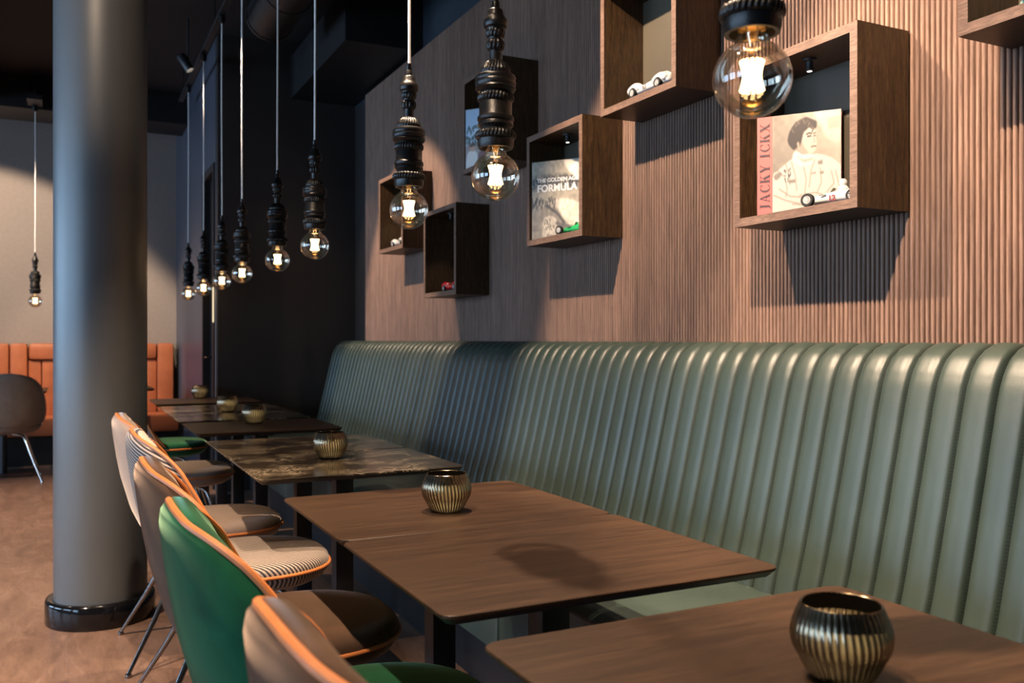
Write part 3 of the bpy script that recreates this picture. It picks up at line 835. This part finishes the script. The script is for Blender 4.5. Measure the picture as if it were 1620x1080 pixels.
# ------------------------------------------------------------------ printed covers: small raster of a shape list, carried as vertex colours
def raster(W, H, bg):
    yy, xx = np.mgrid[0:H, 0:W]
    return np.ones((H, W, 3)) * np.array(bg), xx / (W - 1), yy / (H - 1)
def inside(poly, X, Y):
    p = np.array(poly); res = np.zeros(X.shape, bool)
    n = len(p)
    for i in range(n):
        (x0, y0), (x1, y1) = p[i], p[(i + 1) % n]
        c_ = ((y0 > Y) != (y1 > Y)) & (X < (x1 - x0) * (Y - y0) / (y1 - y0 + 1e-12) + x0)
        res ^= c_
    return res
def smoothpoly(p, k=6):
    p = [np.array(q, float) for q in p]; n = len(p); out_ = []
    for i in range(n):
        p0, p1, p2, p3 = p[i - 1], p[i], p[(i + 1) % n], p[(i + 2) % n]
        for j in range(k):
            t = j / k
            out_.append(.5 * (2 * p1 + (p2 - p0) * t + (2 * p0 - 5 * p1 + 4 * p2 - p3) * t * t + (3 * p1 - p0 - 3 * p2 + p3) * t ** 3))
    return out_
def blur(a, n=1):
    for _ in range(n):
        a = (a + np.roll(a, 1, 0) + np.roll(a, -1, 0)) / 3; a = (a + np.roll(a, 1, 1) + np.roll(a, -1, 1)) / 3
    return a
def paint(img, X, Y, poly, col, alpha=1.0, soft=1, sm=True):
    m_ = inside(smoothpoly(poly) if sm else poly, X, Y).astype(float)
    m_ = blur(m_, soft)[..., None] * alpha
    img[:] = img * (1 - m_) + np.array(col) * m_
def stroke(img, X, Y, pts, w, col, alpha=1.0):
    d = np.full(X.shape, 9.0)
    for (x0, y0), (x1, y1) in zip(pts[:-1], pts[1:]):
        L = (x1 - x0) ** 2 + (y1 - y0) ** 2 + 1e-9
        t = np.clip(((X - x0) * (x1 - x0) + (Y - y0) * (y1 - y0)) / L, 0, 1)
        d = np.minimum(d, np.hypot(X - x0 - t * (x1 - x0), Y - y0 - t * (y1 - y0)))
    m_ = np.clip(1.5 - d / w, 0, 1)[..., None] * alpha
    img[:] = img * (1 - m_) + np.array(col) * m_
def print_mesh(name, img, w, h, parent, loc, gain=.36):
    """image plane facing -X: image right runs towards -Y (towards the camera side)"""
    H_, W_ = img.shape[:2]
    me = bpy.data.meshes.new(name)
    vs = [(0, -(i / (W_ - 1)) * w, h - (j / (H_ - 1)) * h) for j in range(H_) for i in range(W_)]
    fs = [(j * W_ + i, (j + 1) * W_ + i, (j + 1) * W_ + i + 1, j * W_ + i + 1) for j in range(H_ - 1) for i in range(W_ - 1)]
    me.from_pydata(vs, [], fs); me.materials.append(M['print'])
    ca = me.color_attributes.new('print', 'FLOAT_COLOR', 'POINT')
    buf = np.ones((H_ * W_, 4), np.float32); buf[:, :3] = np.clip(img ** 1.15 * gain, 0, 1).reshape(-1, 3)
    ca.data.foreach_set('color', buf.ravel())
    o = bpy.data.objects.new(name, me); COL.objects.link(o); o.parent = parent; o.location = loc
    return o
def cloud(H_, W_, cell, seed):
    r = np.random.default_rng(seed); a = r.random((H_ // cell + 2, W_ // cell + 2))
    a = np.kron(a, np.ones((cell, cell)))[:H_, :W_]; return blur(a, max(1, cell // 2))

def book(name, label, yl, z, w, h, thick, x, spine_w, spine_mat, group=None, rz=0):
    """standing book facing -X, left edge (far end) at yl; origin at the bottom of its far edge"""
    root = thing(name, (x, yl, z), label, 'book', group, rz)
    mb = MB(); mb.box(.004, thick - .004, -w + .004, -.004, .004, h - .004); mb.build('page_block', M['paper'], root, smooth=False)
    mb = MB(); mb.box(0, .004, -w, 0, 0, h); mb.box(thick - .004, thick, -w, 0, 0, h); mb.box(.004, thick - .004, -.004, 0, 0, h); mb.build('hard_cover', spine_mat, root, smooth=False)
    return root

# --- portrait book -------------------------------------------------
WB, HB = .200, .305
YL, XB_ = 2.141, 1.917
pb = book('book', 'tall book with red spine and monochrome portrait of a person in racing overalls', YL, 1.557 + BT + .0005, WB + .047, HB, .022, XB_, .05, M['spine_red'], rz=radians(36))
mb = MB(); mb.box(.0225, .027, -WB - .047, -.02, 0, HB - .004); mb.build('back_jacket', M['deep_red'], pb, smooth=False)
Wp, Hp = 132, 150
img, X, Y = raster(Wp, Hp, (.60, .54, .47))
img *= (0.80 + .35 * np.clip(X * .9 + (1 - Y) * .25, 0, 1.1))[..., None]
img *= (0.93 + .14 * cloud(Hp, Wp, 8, 3))[..., None]
paint(img, X, Y, [(.62, .0), (1.0, .0), (1.0, .30), (.84, .30), (.72, .16)], (.85, .81, .74), .7, 8)
paint(img, X, Y, [(.80, .08), (.99, .06), (.99, .18), (.82, .19)], (.62, .57, .50), .6, 2, False)
hair = (.155, .120, .095)
# shoulders and overalls
suit = (.86, .82, .76)
paint(img, X, Y, [(.0, .98), (.0, .62), (.07, .56), (.20, .49), (.32, .44), (.52, .42), (.66, .42), (.84, .46), (.95, .52), (1.0, .60), (1.0, 1.02), (.0, 1.02)], suit, 1, 1)
paint(img, X, Y, [(.30, .45), (.34, .37), (.44, .41), (.58, .42), (.62, .46), (.55, .52), (.42, .53)], (.93, .90, .84), 1, 1)
paint(img, X, Y, [(.36, .42), (.46, .46), (.60, .45), (.60, .47), (.46, .49)], (.60, .53, .45), .7, 2)
# face in three quarter view towards upper right
paint(img, X, Y, [(.36, .24), (.44, .17), (.56, .155), (.635, .20), (.640, .26), (.655, .31), (.640, .335), (.640, .37), (.60, .405), (.52, .41), (.43, .385), (.37, .33)], (.80, .74, .66), 1, 1)
paint(img, X, Y, [(.37, .27), (.43, .27), (.47, .34), (.53, .40), (.45, .395), (.38, .34)], (.58, .50, .43), .75, 3)
paint(img, X, Y, [(.24, .20), (.30, .12), (.40, .065), (.50, .045), (.58, .07), (.65, .10), (.645, .16), (.60, .165), (.55, .15), (.50, .17), (.46, .20), (.44, .25), (.42, .30), (.40, .33), (.36, .34), (.32, .36), (.27, .33), (.23, .28)], hair, 1, 1)
for k in range(26):
    r_ = np.random.default_rng(k); a = r_.random(); x0, y0 = .26 + .36 * a, .20 - .13 * sin(pi * a)
    stroke(img, X, Y, [(x0, y0), (x0 + .05 * (r_.random() - .5), y0 - .03 * r_.random()), (x0 + .09 * (r_.random() - .3), y0 + .02)], .005, (.20, .16, .13) if k % 3 else (.42, .36, .30), .8)
stroke(img, X, Y, [(.505, .215), (.54, .205), (.575, .212)], .009, (.22, .17, .13), .9)
stroke(img, X, Y, [(.605, .215), (.632, .21)], .008, (.28, .22, .17), .8)
stroke(img, X, Y, [(.52, .238), (.565, .236)], .009, (.16, .12, .10), .85)
stroke(img, X, Y, [(.61, .236), (.632, .238)], .007, (.24, .19, .15), .8)
stroke(img, X, Y, [(.60, .24), (.625, .29), (.605, .305)], .006, (.52, .44, .37), .7)
stroke(img, X, Y, [(.575, .345), (.61, .338), (.636, .342)], .008, (.34, .25, .21), .85)
paint(img, X, Y, [(.365, .29), (.39, .285), (.40, .33), (.375, .345)], (.66, .58, .50), 1, 1)
# folds, zip, badges, crossed arms
for pts in ([(.08, .56), (.18, .62), (.22, .74), (.20, .82)], [(.20, .50), (.24, .60), (.26, .70)], [(.28, .48), (.34, .62), (.36, .76)], [(.46, .54), (.50, .66), (.48, .80)],
            [(.62, .48), (.57, .58), (.54, .74)], [(.70, .56), (.72, .70), (.66, .80)], [(.02, .80), (.20, .86), (.40, .90)], [(.10, .74), (.26, .82), (.46, .84)],
            [(.40, .82), (.62, .80), (.80, .84)], [(.86, .60), (.90, .72), (.80, .80)], [(.30, .90), (.55, .92), (.80, .90)], [(.92, .60), (.97, .74)], [(.50, .86), (.70, .88)]):
    stroke(img, X, Y, pts, .010, (.52, .46, .39), .55)
paint(img, X, Y, [(.02, .60), (.12, .57), (.13, .61), (.05, .65)], (.40, .35, .31), .8, 1)
for k in range(18):
    r_ = np.random.default_rng(100 + k); x0, y0 = .17 + .10 * r_.random(), .53 + .13 * r_.random()
    stroke(img, X, Y, [(x0, y0), (x0 + .02 * (r_.random() - .5), y0 + .03 * r_.random())], .006, (.22, .19, .17), .8)
for x0, y0, w_, h_ in ((.24, .66, .10, .03), (.57, .605, .07, .012), (.70, .60, .05, .02), (.67, .49, .07, .035)):
    paint(img, X, Y, [(x0, y0), (x0 + w_, y0 - .01), (x0 + w_, y0 + h_), (x0, y0 + h_)], (.36, .31, .28), .75, 1, False)
print_mesh('cover_portrait', img ** 1.45, WB, HB, pb, (-.0008, -.047, 0), .42)
# spine lettering: didone capitals drawn as polygons, reading upwards
def glyph(ch):
    t, u = .05, .20       # hairline, stem
    bx = lambda x0, y0, x1, y1: [(x0, y0), (x1, y0), (x1, y1), (x0, y1)]
    if ch == 'I': return [bx(.20, 0, .40, 1), bx(.05, 0, .55, t), bx(.05, 1 - t, .55, 1)], .6
    if ch == 'J': return [bx(.30, .12, .50, 1), bx(.15, 1 - t, .65, 1), [(.30, .14), (.50, .14), (.46, .02), (.34, -.10), (.12, -.12), (.12, -.07), (.26, -.04)]], .72
    if ch == 'A': return [[(.36, 1), (.46, 1), (.84, 0), (.62, 0)], [(.36, 1), (.42, 1), (.12, 0), (.07, 0)], bx(.0, 0, .25, t), bx(.54, 0, .92, t), bx(.2, .32, .66, .32 + t)], .94
    if ch == 'C':
        o_, i_ = [], []
        for k in range(15):
            a = radians(45 + 270 * k / 14)
            o_.append((.46 + .44 * cos(a), .5 + .52 * sin(a))); i_.append((.50 + .34 * cos(a) * .86, .5 + .465 * sin(a)))
        q = [[o_[k], o_[k + 1], i_[k + 1], i_[k]] for k in range(14)]
        return q + [bx(.74, .70, .80, .98), bx(.74, .02, .80, .26)], .88
    if ch == 'K': return [bx(.12, 0, .32, 1), bx(.0, 0, .45, t), bx(.0, 1 - t, .45, 1), [(.32, .42), (.38, .42), (.78, 1), (.71, 1)], [(.42, .56), (.60, .64), (.90, 0), (.66, 0)], bx(.55, 1 - t, .92, 1), bx(.56, 0, .98, t)], 1.0
    if ch == 'Y': return [bx(.36, 0, .56, .5), bx(.22, 0, .70, t), [(.06, 1), (.28, 1), (.56, .46), (.36, .46)], [(.50, .46), (.56, .46), (.84, 1), (.78, 1)], bx(-.02, 1 - t, .38, 1), bx(.64, 1 - t, .95, 1)], .94
    if ch == 'X': return [[(.08, 1), (.32, 1), (.88, 0), (.64, 0)], [(.78, 1), (.84, 1), (.18, 0), (.12, 0)], bx(.0, 1 - t, .42, 1), bx(.62, 1 - t, .95, 1), bx(.0, 0, .32, t), bx(.52, 0, .98, t)], .96
    return [], .42
mb = MB(); s_ = .0292; cur = .018
for ch in 'JACKY ICKX':
    polys, adv = glyph(ch)
    for q in polys:
        # text runs upward: glyph x -> +Z, glyph y (up) -> image left = +Y
        mb.add([(-.0010, -.038 + y * s_, cur + x * s_) for x, y in q], [tuple(range(len(q)))])
    cur += (adv + .09) * s_
mb.build('spine_lettering', M['ink'], pb, smooth=False, normals=False)

# --- racing history book ------------------------------------------------
W2, H2 = .270, .356
rb = book('book', 'black and white racing photograph book with white title lettering, standing in the oak box', 3.629, 1.631 + BT + .0005, W2, H2, .018, 1.910, .01, M['ink_white'], rz=radians(35))
Wp, Hp = 140, 148
img, X, Y = raster(Wp, Hp, (.60, .56, .48))
cl = cloud(Hp, Wp, 3, 11); cl2 = cloud(Hp, Wp, 6, 12)
band = np.clip(1 - np.abs(Y - .27) / .12, 0, 1)
crowd = band * (.4 + .9 * (cl > .5))
img *= (1 - .88 * np.clip(crowd, 0, 1))[..., None]
for k in range(46):
    r_ = np.random.default_rng(300 + k); x0 = r_.random(); y0 = .22 + .05 * r_.random()
    stroke(img, X, Y, [(x0, y0), (x0 + .01, y0 + .10)], .008, (.12, .11, .10) if k % 3 else (.7, .66, .6), .7)
for k in range(40):
    r_ = np.random.default_rng(500 + k); x0 = .5 * r_.random(); y0 = .46 + .12 * r_.random()
    stroke(img, X, Y, [(x0, y0), (x0 + .03 * (r_.random() - .5), y0 + .05)], .010, (.10, .09, .08), .55)
paint(img, X, Y, [(.0, .66), (.35, .60), (.7, .72), (.9, .98), (.9, 1.02), (.0, 1.02)], (.48, .44, .38), .8, 4)
paint(img, X, Y, [(.45, .50), (.75, .52), (1.0, .66), (1.0, .98), (.85, .95), (.55, .70)], (.92, .87, .78), .85, 5)
paint(img, X, Y, [(.60, .0), (1.02, .0), (1.02, .30), (.78, .22)], (.95, .90, .82), .75, 8)
paint(img, X, Y, [(.20, .78), (.30, .70), (.44, .74), (.46, .90), (.38, 1.0), (.22, 1.0)], (.74, .70, .62), .9, 1)
for k in range(30):
    r_ = np.random.default_rng(700 + k); x0 = .2 + .26 * r_.random(); y0 = .72 + .26 * r_.random()
    stroke(img, X, Y, [(x0, y0), (x0 + .04 * (r_.random() - .5), y0 + .05 * r_.random())], .006, (.14, .13, .12), .6)
stroke(img, X, Y, [(.30, .58), (.48, .68), (.60, .80)], .02, (.20, .18, .16), .7)
stroke(img, X, Y, [(.46, .80), (.62, .84), (.82, .86)], .02, (.22, .20, .18), .5)
img *= (0.88 + .24 * cl2)[..., None]
print_mesh('cover_photograph', img ** 1.9, W2, H2, rb, (-.0008, 0, 0), .62)
def text_mesh(name, s, size, mat, parent, loc, rot, bold=0.0, sx=1.0):
    cu = bpy.data.curves.new(name, 'FONT'); cu.body = s; cu.size = size; cu.offset = bold; cu.extrude = 0; cu.space_character = 1.0
    to = bpy.data.objects.new(name, cu); COL.objects.link(to)
    dg = bpy.context.evaluated_depsgraph_get()
    me = bpy.data.meshes.new_from_object(to.evaluated_get(dg)); bpy.data.objects.remove(to)
    me.materials.clear(); me.materials.append(mat)
    o = bpy.data.objects.new(name, me); COL.objects.link(o); o.parent = parent; o.location = loc; o.rotation_euler = rot; o.scale = (sx, 1, 1)
    return o
RT = (radians(90), 0, radians(-90))      # text facing -X, reading towards -Y
text_mesh('title_lettering', 'THE GOLDEN AGE OF', .0245, M['ink_white'], rb, (-.0016, -.026, H2 - .095), RT, .0006)
text_mesh('title_lettering', 'FORMULA 1', .044, M['ink_white'], rb, (-.0016, -.026, H2 - .138), RT, .0014)

# --- blue sky photograph in the dark box ----------------------------------------
ph = thing('photo_book', (1.905, 4.383, 2.086 + BT + .0005), 'book with colour photograph under pale blue sky, half hidden by a pendant', 'book', None, radians(35))
mb = MB(); mb.box(.0, .016, -.27, 0, 0, .316); mb.build('hard_cover', M['ink_white'], ph, smooth=False)
Wp, Hp = 90, 104
img, X, Y = raster(Wp, Hp, (.42, .56, .72))
img += (.16 * Y)[..., None]
for k in range(60):
    r_ = np.random.default_rng(40 + k); x0 = .02 + .32 * r_.random() ** 1.5; y0 = .28 + .36 * r_.random()
    stroke(img, X, Y, [(x0, y0), (x0 + .04 * (r_.random() - .5), y0 + .03)], .018, (.05, .09, .07), .7)
paint(img, X, Y, [(0, .62), (.2, .60), (.5, .58), (1, .56), (1, 1.02), (0, 1.02)], (.34, .28, .26), .9, 3)
for cx_, c1 in ((.16, (.75, .74, .72)), (.42, (.20, .10, .10)), (.60, (.70, .68, .64)), (.82, (.16, .2, .34))):
    paint(img, X, Y, [(cx_ - .14, 1.02), (cx_ - .13, .78), (cx_ - .06, .70), (cx_ + .05, .70), (cx_ + .12, .80), (cx_ + .13, 1.02)], c1, 1, 1)
    paint(img, X, Y, [(cx_ - .05, .70), (cx_ - .06, .62), (cx_, .585), (cx_ + .06, .62), (cx_ + .05, .70)], (.55, .36, .27), 1, 1)
    paint(img, X, Y, [(cx_ - .07, .63), (cx_ - .03, .575), (cx_ + .05, .58), (cx_ + .06, .62)], (.10, .07, .05), 1, 1)
print_mesh('cover_photograph', img, .27, .316, ph, (-.0008, 0, 0), .85)

# --- model cars -----------------------------------------------------------
def wheel(parent, x, y, r, w, rim_mat):
    mb = MB()
    mb.lathe([(r * .60, -w / 2), (r * .9, -w / 2), (r, -w * .32), (r, w * .32), (r * .9, w / 2), (r * .60, w / 2)], 28)
    o = mb.build('wheel', M['tyre'], parent); o.rotation_euler = (radians(90), 0, 0); o.location = (x, y, r)
    mb = MB(); mb.lathe([(0, -w * .30), (r * .50, -w * .34), (r * .57, -w * .50), (r * .53, -w * .52), (r * .44, -w * .36)], 24)
    mb.lathe([(0, w * .30), (r * .50, w * .34), (r * .57, w * .50), (r * .53, w * .52), (r * .44, w * .36)], 24)
    for k in range(8):
        a = 2 * pi * k / 8
        for s in (-1, 1): mb.tube([(r * .1 * cos(a), r * .1 * sin(a), s * w * .42), (r * .58 * cos(a), r * .58 * sin(a), s * w * .44)], r * .05, 5)
    mb.lathe([(0, -w * .5), (r * .14, -w * .5), (r * .14, w * .5), (0, w * .5)], 10)
    mb.build('rim', M['silver'], o)
def loft(mb, secs, n=20, ex=.75):
    """secs: x, half width, z bottom, z top"""
    rows = []
    for x, w, zb, zt in secs:
        row = []
        for j in range(n):
            a = 2 * pi * j / n
            row.append((x, w * math.copysign(abs(cos(a)) ** ex, cos(a)), (zb + zt) / 2 + (zt - zb) / 2 * math.copysign(abs(sin(a)) ** ex, sin(a))))
        rows.append(row)
    o = mb.grid(rows, closed_u=True)
    mb.f.append(tuple(o + j for j in range(n))); mb.m.append(0)
    mb.f.append(tuple(o + (len(rows) - 1) * n + j for j in reversed(range(n)))); mb.m.append(0)
def grand_prix(label, loc, rz, paint_, s=1.0, number=None, driver=True):
    root = thing('model_car', loc, label, 'model car', None, rz); root.scale = (s, s, s)
    mb = MB(); loft(mb, [(-.112, .010, .022, .040), (-.10, .020, .016, .048), (-.06, .030, .012, .054), (-.02, .033, .011, .052), (.02, .030, .011, .048), (.06, .024, .012, .042), (.095, .017, .015, .034), (.118, .009, .018, .028)]); mb.build('body', paint_, root, angle=60)
    mb = MB()
    for sy in (-1, 1):
        for sx, x in ((1, .078), (1, .070), (-1, -.074), (-1, -.066)): mb.tube([(x, sy * .012, .024), (x + .003 * sx, sy * .055, .022)], .0016, 6)
    mb.build('suspension', M['chrome'], root)
    for sy in (-1, 1):
        wheel(root, .075, sy * .062, .0215, .018, M['chrome']); wheel(root, -.072, sy * .066, .0212, .025, M['chrome'])
    if driver:
        mb = MB(); mb.lathe([(0, .046), (.016, .046), (.018, .056), (.013, .064), (.010, .066), (.0125, .072), (.0125, .079), (.008, .087), (0, .089)], 18, -.016, 0); mb.build('driver_figure', M['c_white'], root)
    mb = MB(); mb.grid([[(.012 + .012 * cos(a), .022 * sin(a), .048) for a in np.linspace(-1.4, 1.4, 9)], [(.004 + .010 * cos(a), .019 * sin(a), .062) for a in np.linspace(-1.4, 1.4, 9)]]); mb.build('windscreen', M['pane'], root)
    mb = MB(); mb.box(.028, .050, -.0315, -.0285, .036, .039); mb.box(.028, .050, .0285, .0315, .036, .039); mb.build('vent', M['dark_grey'], root, smooth=False)
    if number:
        for sy, rot in ((1, (radians(90), 0, radians(180))), (-1, (radians(90), 0, 0))):
            text_mesh('race_number', number, .024, M['deep_red'], root, (.020 if sy > 0 else -.006, sy * .0345, .018), rot, .0012)
    return root
def sports(label, loc, rz, paint_, s=1.0, number=None, roadster=False):
    root = thing('model_car', loc, label, 'model car', None, rz); root.scale = (s, s, s)
    mb = MB()
    L = [(-.120, .030, .016, .034), (-.112, .040, .012, .046), (-.09, .044, .010, .050), (-.05, .045, .009, .046), (-.01, .045, .009, .042), (.03, .045, .009, .042), (.07, .044, .009, .042), (.10, .040, .010, .036), (.118, .030, .012, .028)]
    loft(mb, L, 24, .6)
    for x in (.072, -.075):
        for sy in (-1, 1):      # swelling wings over the wheels
            loft(mb, [(x - .040, .006 , .030, .036)] + [(x + q * .036, .017, .020, .034 + .021 * sqrt(max(.02, 1 - q * q))) for q in (-.9, -.6, -.3, 0, .3, .6, .9)] + [(x + .040, .006, .028, .034)], 12, .8)
            k = 9 * 12 + 0
            for i in range(len(mb.v) - 9 * 12, len(mb.v)): mb.v[i] = (mb.v[i][0], mb.v[i][1] + sy * .033, mb.v[i][2])
    mb.build('body', paint_, root, angle=60)
    for x in (.072, -.075):
        for sy in (-1, 1): wheel(root, x, sy * .046, .0185, .014, M['chrome'])
    if roadster:
        mb = MB(); mb.box(-.045, .0, -.026, .026, .042, .049, bev=.004); mb.build('cockpit', M['dark_grey'], root)
        mb = MB(); mb.grid([[(.006 - .004 * abs(q), .028 * q, .044) for q in np.linspace(-1, 1, 9)], [(-.008 - .004 * abs(q), .024 * q, .066) for q in np.linspace(-1, 1, 9)]]); mb.tube([(-.008 - .004 * abs(q), .024 * q, .066) for q in np.linspace(-1, 1, 9)], .0012, 5); mb.build('windscreen', M['chrome'], root)
        mb = MB(); mb.box(-.060, -.045, -.022, .022, .044, .060, bev=.005); mb.build('seat_back', M['c_white'], root)
    else:
        mb = MB(); mb.box(-.035, .0, -.022, .022, .040, .047, bev=.004); mb.build('cockpit', M['dark_grey'], root)
        mb = MB(); loft(mb, [(-.10, .008, .045, .050), (-.07, .013, .045, .066), (-.045, .015, .045, .070), (-.034, .012, .045, .066)], 14, .9); mb.build('headrest_fairing', paint_, root)
    if number:
        for sy, rot in ((1, (radians(90), 0, radians(180))), (-1, (radians(90), 0, 0))):
            text_mesh('race_number', number, .024, M['ink'], root, (.018 if sy > 0 else -.016, sy * .0458, .018), rot, .0003)
    return root
# noses point down the room (+Y): model x axis -> +Y
R90 = radians(90)

# noses point down the room (+Y): model x axis -> +Y
R90 = radians(90)
grand_prix('white racing model car with number 12 and open wheels in front of the portrait book', (1.989, 1.883, 1.557 + BT + .0005), radians(112), M['c_white'], .90, '12')
grand_prix('green racing model car in front of the black and white racing book', (1.989, 3.338, 1.631 + BT + .0005), radians(112), M['c_green'], .90)
sports('white streamlined model car with a race number, in the box cut by the top edge', (1.966, 2.742, 2.087 + BT + .0005), R90, M['c_white'], 1.08, '63')
sports('red open model roadster, alone in the dark box', (1.970, 4.664, 1.450 + BT + .0005), R90, M['c_red'], 1.0, roadster=True)
sports('small white model car in the farthest wall box', (1.968, 5.558, 1.785 + BT + .0005), R90, M['c_white'], 1.0)
sports('pale green model car just showing at the top right corner', (1.98, 1.19, 1.922 + BT + .0005), R90, M['pale_green'], 1.0)

# ------------------------------------------------------------------ lights
def aim(o, target):
    d = Vector(target) - o.location
    o.rotation_euler = d.to_track_quat('-Z', 'Y').to_euler()
WARM = (1.0, .74, .52)
def track_spot(loc, target, energy, deg, blend, label, col=WARM, radius=.025):
    """a black can on a short stem; the lamp sits in its mouth"""
    root = thing('ceiling_spotlight', loc, label, 'spotlight', 'black ceiling spotlights')
    d = (Vector(target) - Vector(loc)).normalized()
    q = d.to_track_quat('-Z', 'Y').to_euler()
    mb = MB(); mb.lathe([(.0, .10), (.030, .10), (.034, .095), (.034, -.03), (.031, -.03), (.030, .0), (.0, .002)], 24)
    h = mb.build('lamp_head', M['black_metal'], root); h.rotation_euler = q
    mb = MB(); mb.lathe([(.0, -.004), (.029, -.004), (.0, -.0041)], 20); mb.build('lens', M['lens'], h)
    mb = MB(); mb.tube([(0, 0, .03), (0, 0, 3.6 - loc[2])], .008, 8); mb.build('stem', M['black_metal'], root)
    L = bpy.data.lights.new('spot_lamp', 'SPOT'); L.energy = energy; L.spot_size = radians(deg); L.spot_blend = blend; L.color = col; L.shadow_soft_size = radius
    lo = bpy.data.objects.new('spot_lamp', L); COL.objects.link(lo); lo.parent = root
    lo.rotation_euler = q; lo.location = d * .035
G = 1.0
track_spot((.50, 2.65, 3.26), (2.1, 2.55, 1.45), 690 * G, 61, .35, 'spotlight washing the middle of the reeded wall, above the frame')
track_spot((.50, 1.18, 3.26), (2.1, 1.15, 1.40), 700 * G, 66, .35, 'spotlight washing the near end of the reeded wall, above the frame')
track_spot((.50, 5.55, 3.26), (2.1, 5.75, 1.45), 470 * G, 52, .30, 'spotlight washing the far end of the reeded wall')
track_spot((.80, 7.05, 3.24), (2.05, 6.6, 1.2), 60 * G, 50, .5, 'small lit spotlight seen between the two farthest pendants')
track_spot((-.02, 1.30, 3.26), (.55, 1.45, .6), 290 * G, 66, .5, 'spotlight over the nearest chairs, above the frame')
track_spot((-.02, 2.95, 3.26), (.60, 3.25, .6), 300 * G, 56, .5, 'spotlight over the marble tables, above the frame')
track_spot((.98, 2.45, 3.26), (.25, 2.1, .75), 400 * G, 70, .6, 'spotlight above the tables turned to the chair backs, above the frame')
track_spot((-.30, 2.70, 3.26), (.02, 4.2, 2.6), 60 * G, 44, .6, 'spotlight grazing the grey column, above the frame')
track_spot((-1.1, 8.0, 3.24), (-.85, 10.3, 1.05), 470 * G, 76, .22, 'spotlight over the orange booth, hidden above the frame')
track_spot((.55, 8.6, 3.24), (.35, 10.3, .7), 150 * G, 50, .5, 'added weak fill spotlight over the right end of the orange booth')  # weak fill, added to brighten the booth
track_spot((-1.5, 2.6, 3.26), (-.75, 3.7, 0), 860 * G, 54, .9, 'added spotlight brightening the open floor in front of the column, above the frame')  # added to brighten the floor, its cone kept off the upper column
track_spot((-1.2, 6.2, 3.26), (-.7, 6.4, 0), 800 * G, 78, .6, 'added spotlight brightening the open floor beyond the column, above the frame')  # second floor spot, added to lift the far floor
for k, p in enumerate(bulb_lights):
    L = bpy.data.lights.new('bulb_glow', 'POINT'); L.energy = 1.0; L.color = (1.0, .60, .28); L.shadow_soft_size = .012
    lo = bpy.data.objects.new('bulb_glow', L); COL.objects.link(lo); lo.location = p
# daylight entering by the three windows and the added fourth
for k, (a, c_) in enumerate(wins):
    L = bpy.data.lights.new('window_daylight', 'AREA'); L.shape = 'RECTANGLE'; L.size = c_ - a - .1; L.size_y = 2.15; L.energy = 215; L.color = (.46, .70, 1.0)
    lo = bpy.data.objects.new('window_daylight', L); COL.objects.link(lo); lo.location = (-6.72, (a + c_) / 2, 1.90)
    lo.rotation_euler = (radians(90), 0, radians(-90))
W = bpy.data.worlds.new('world'); SC.world = W; W.use_nodes = True
nt = W.node_tree; T = NT(nt)
bg = nt.nodes['Background']; bg.inputs[0].default_value = (.45, .68, 1.0, 1); bg.inputs[1].default_value = 1.2

SC.view_settings.view_transform = 'Standard'; SC.view_settings.look = 'None'
SC.view_settings.exposure = 0.0; SC.view_settings.gamma = 1.0; SC.view_settings.use_curve_mapping = False
SC.cycles.use_denoising = True
SC.cycles.max_bounces = 8; SC.cycles.transparent_max_bounces = 16
SC.cycles.caustics_reflective = False; SC.cycles.caustics_refractive = False
SC.cycles.sample_clamp_indirect = 6
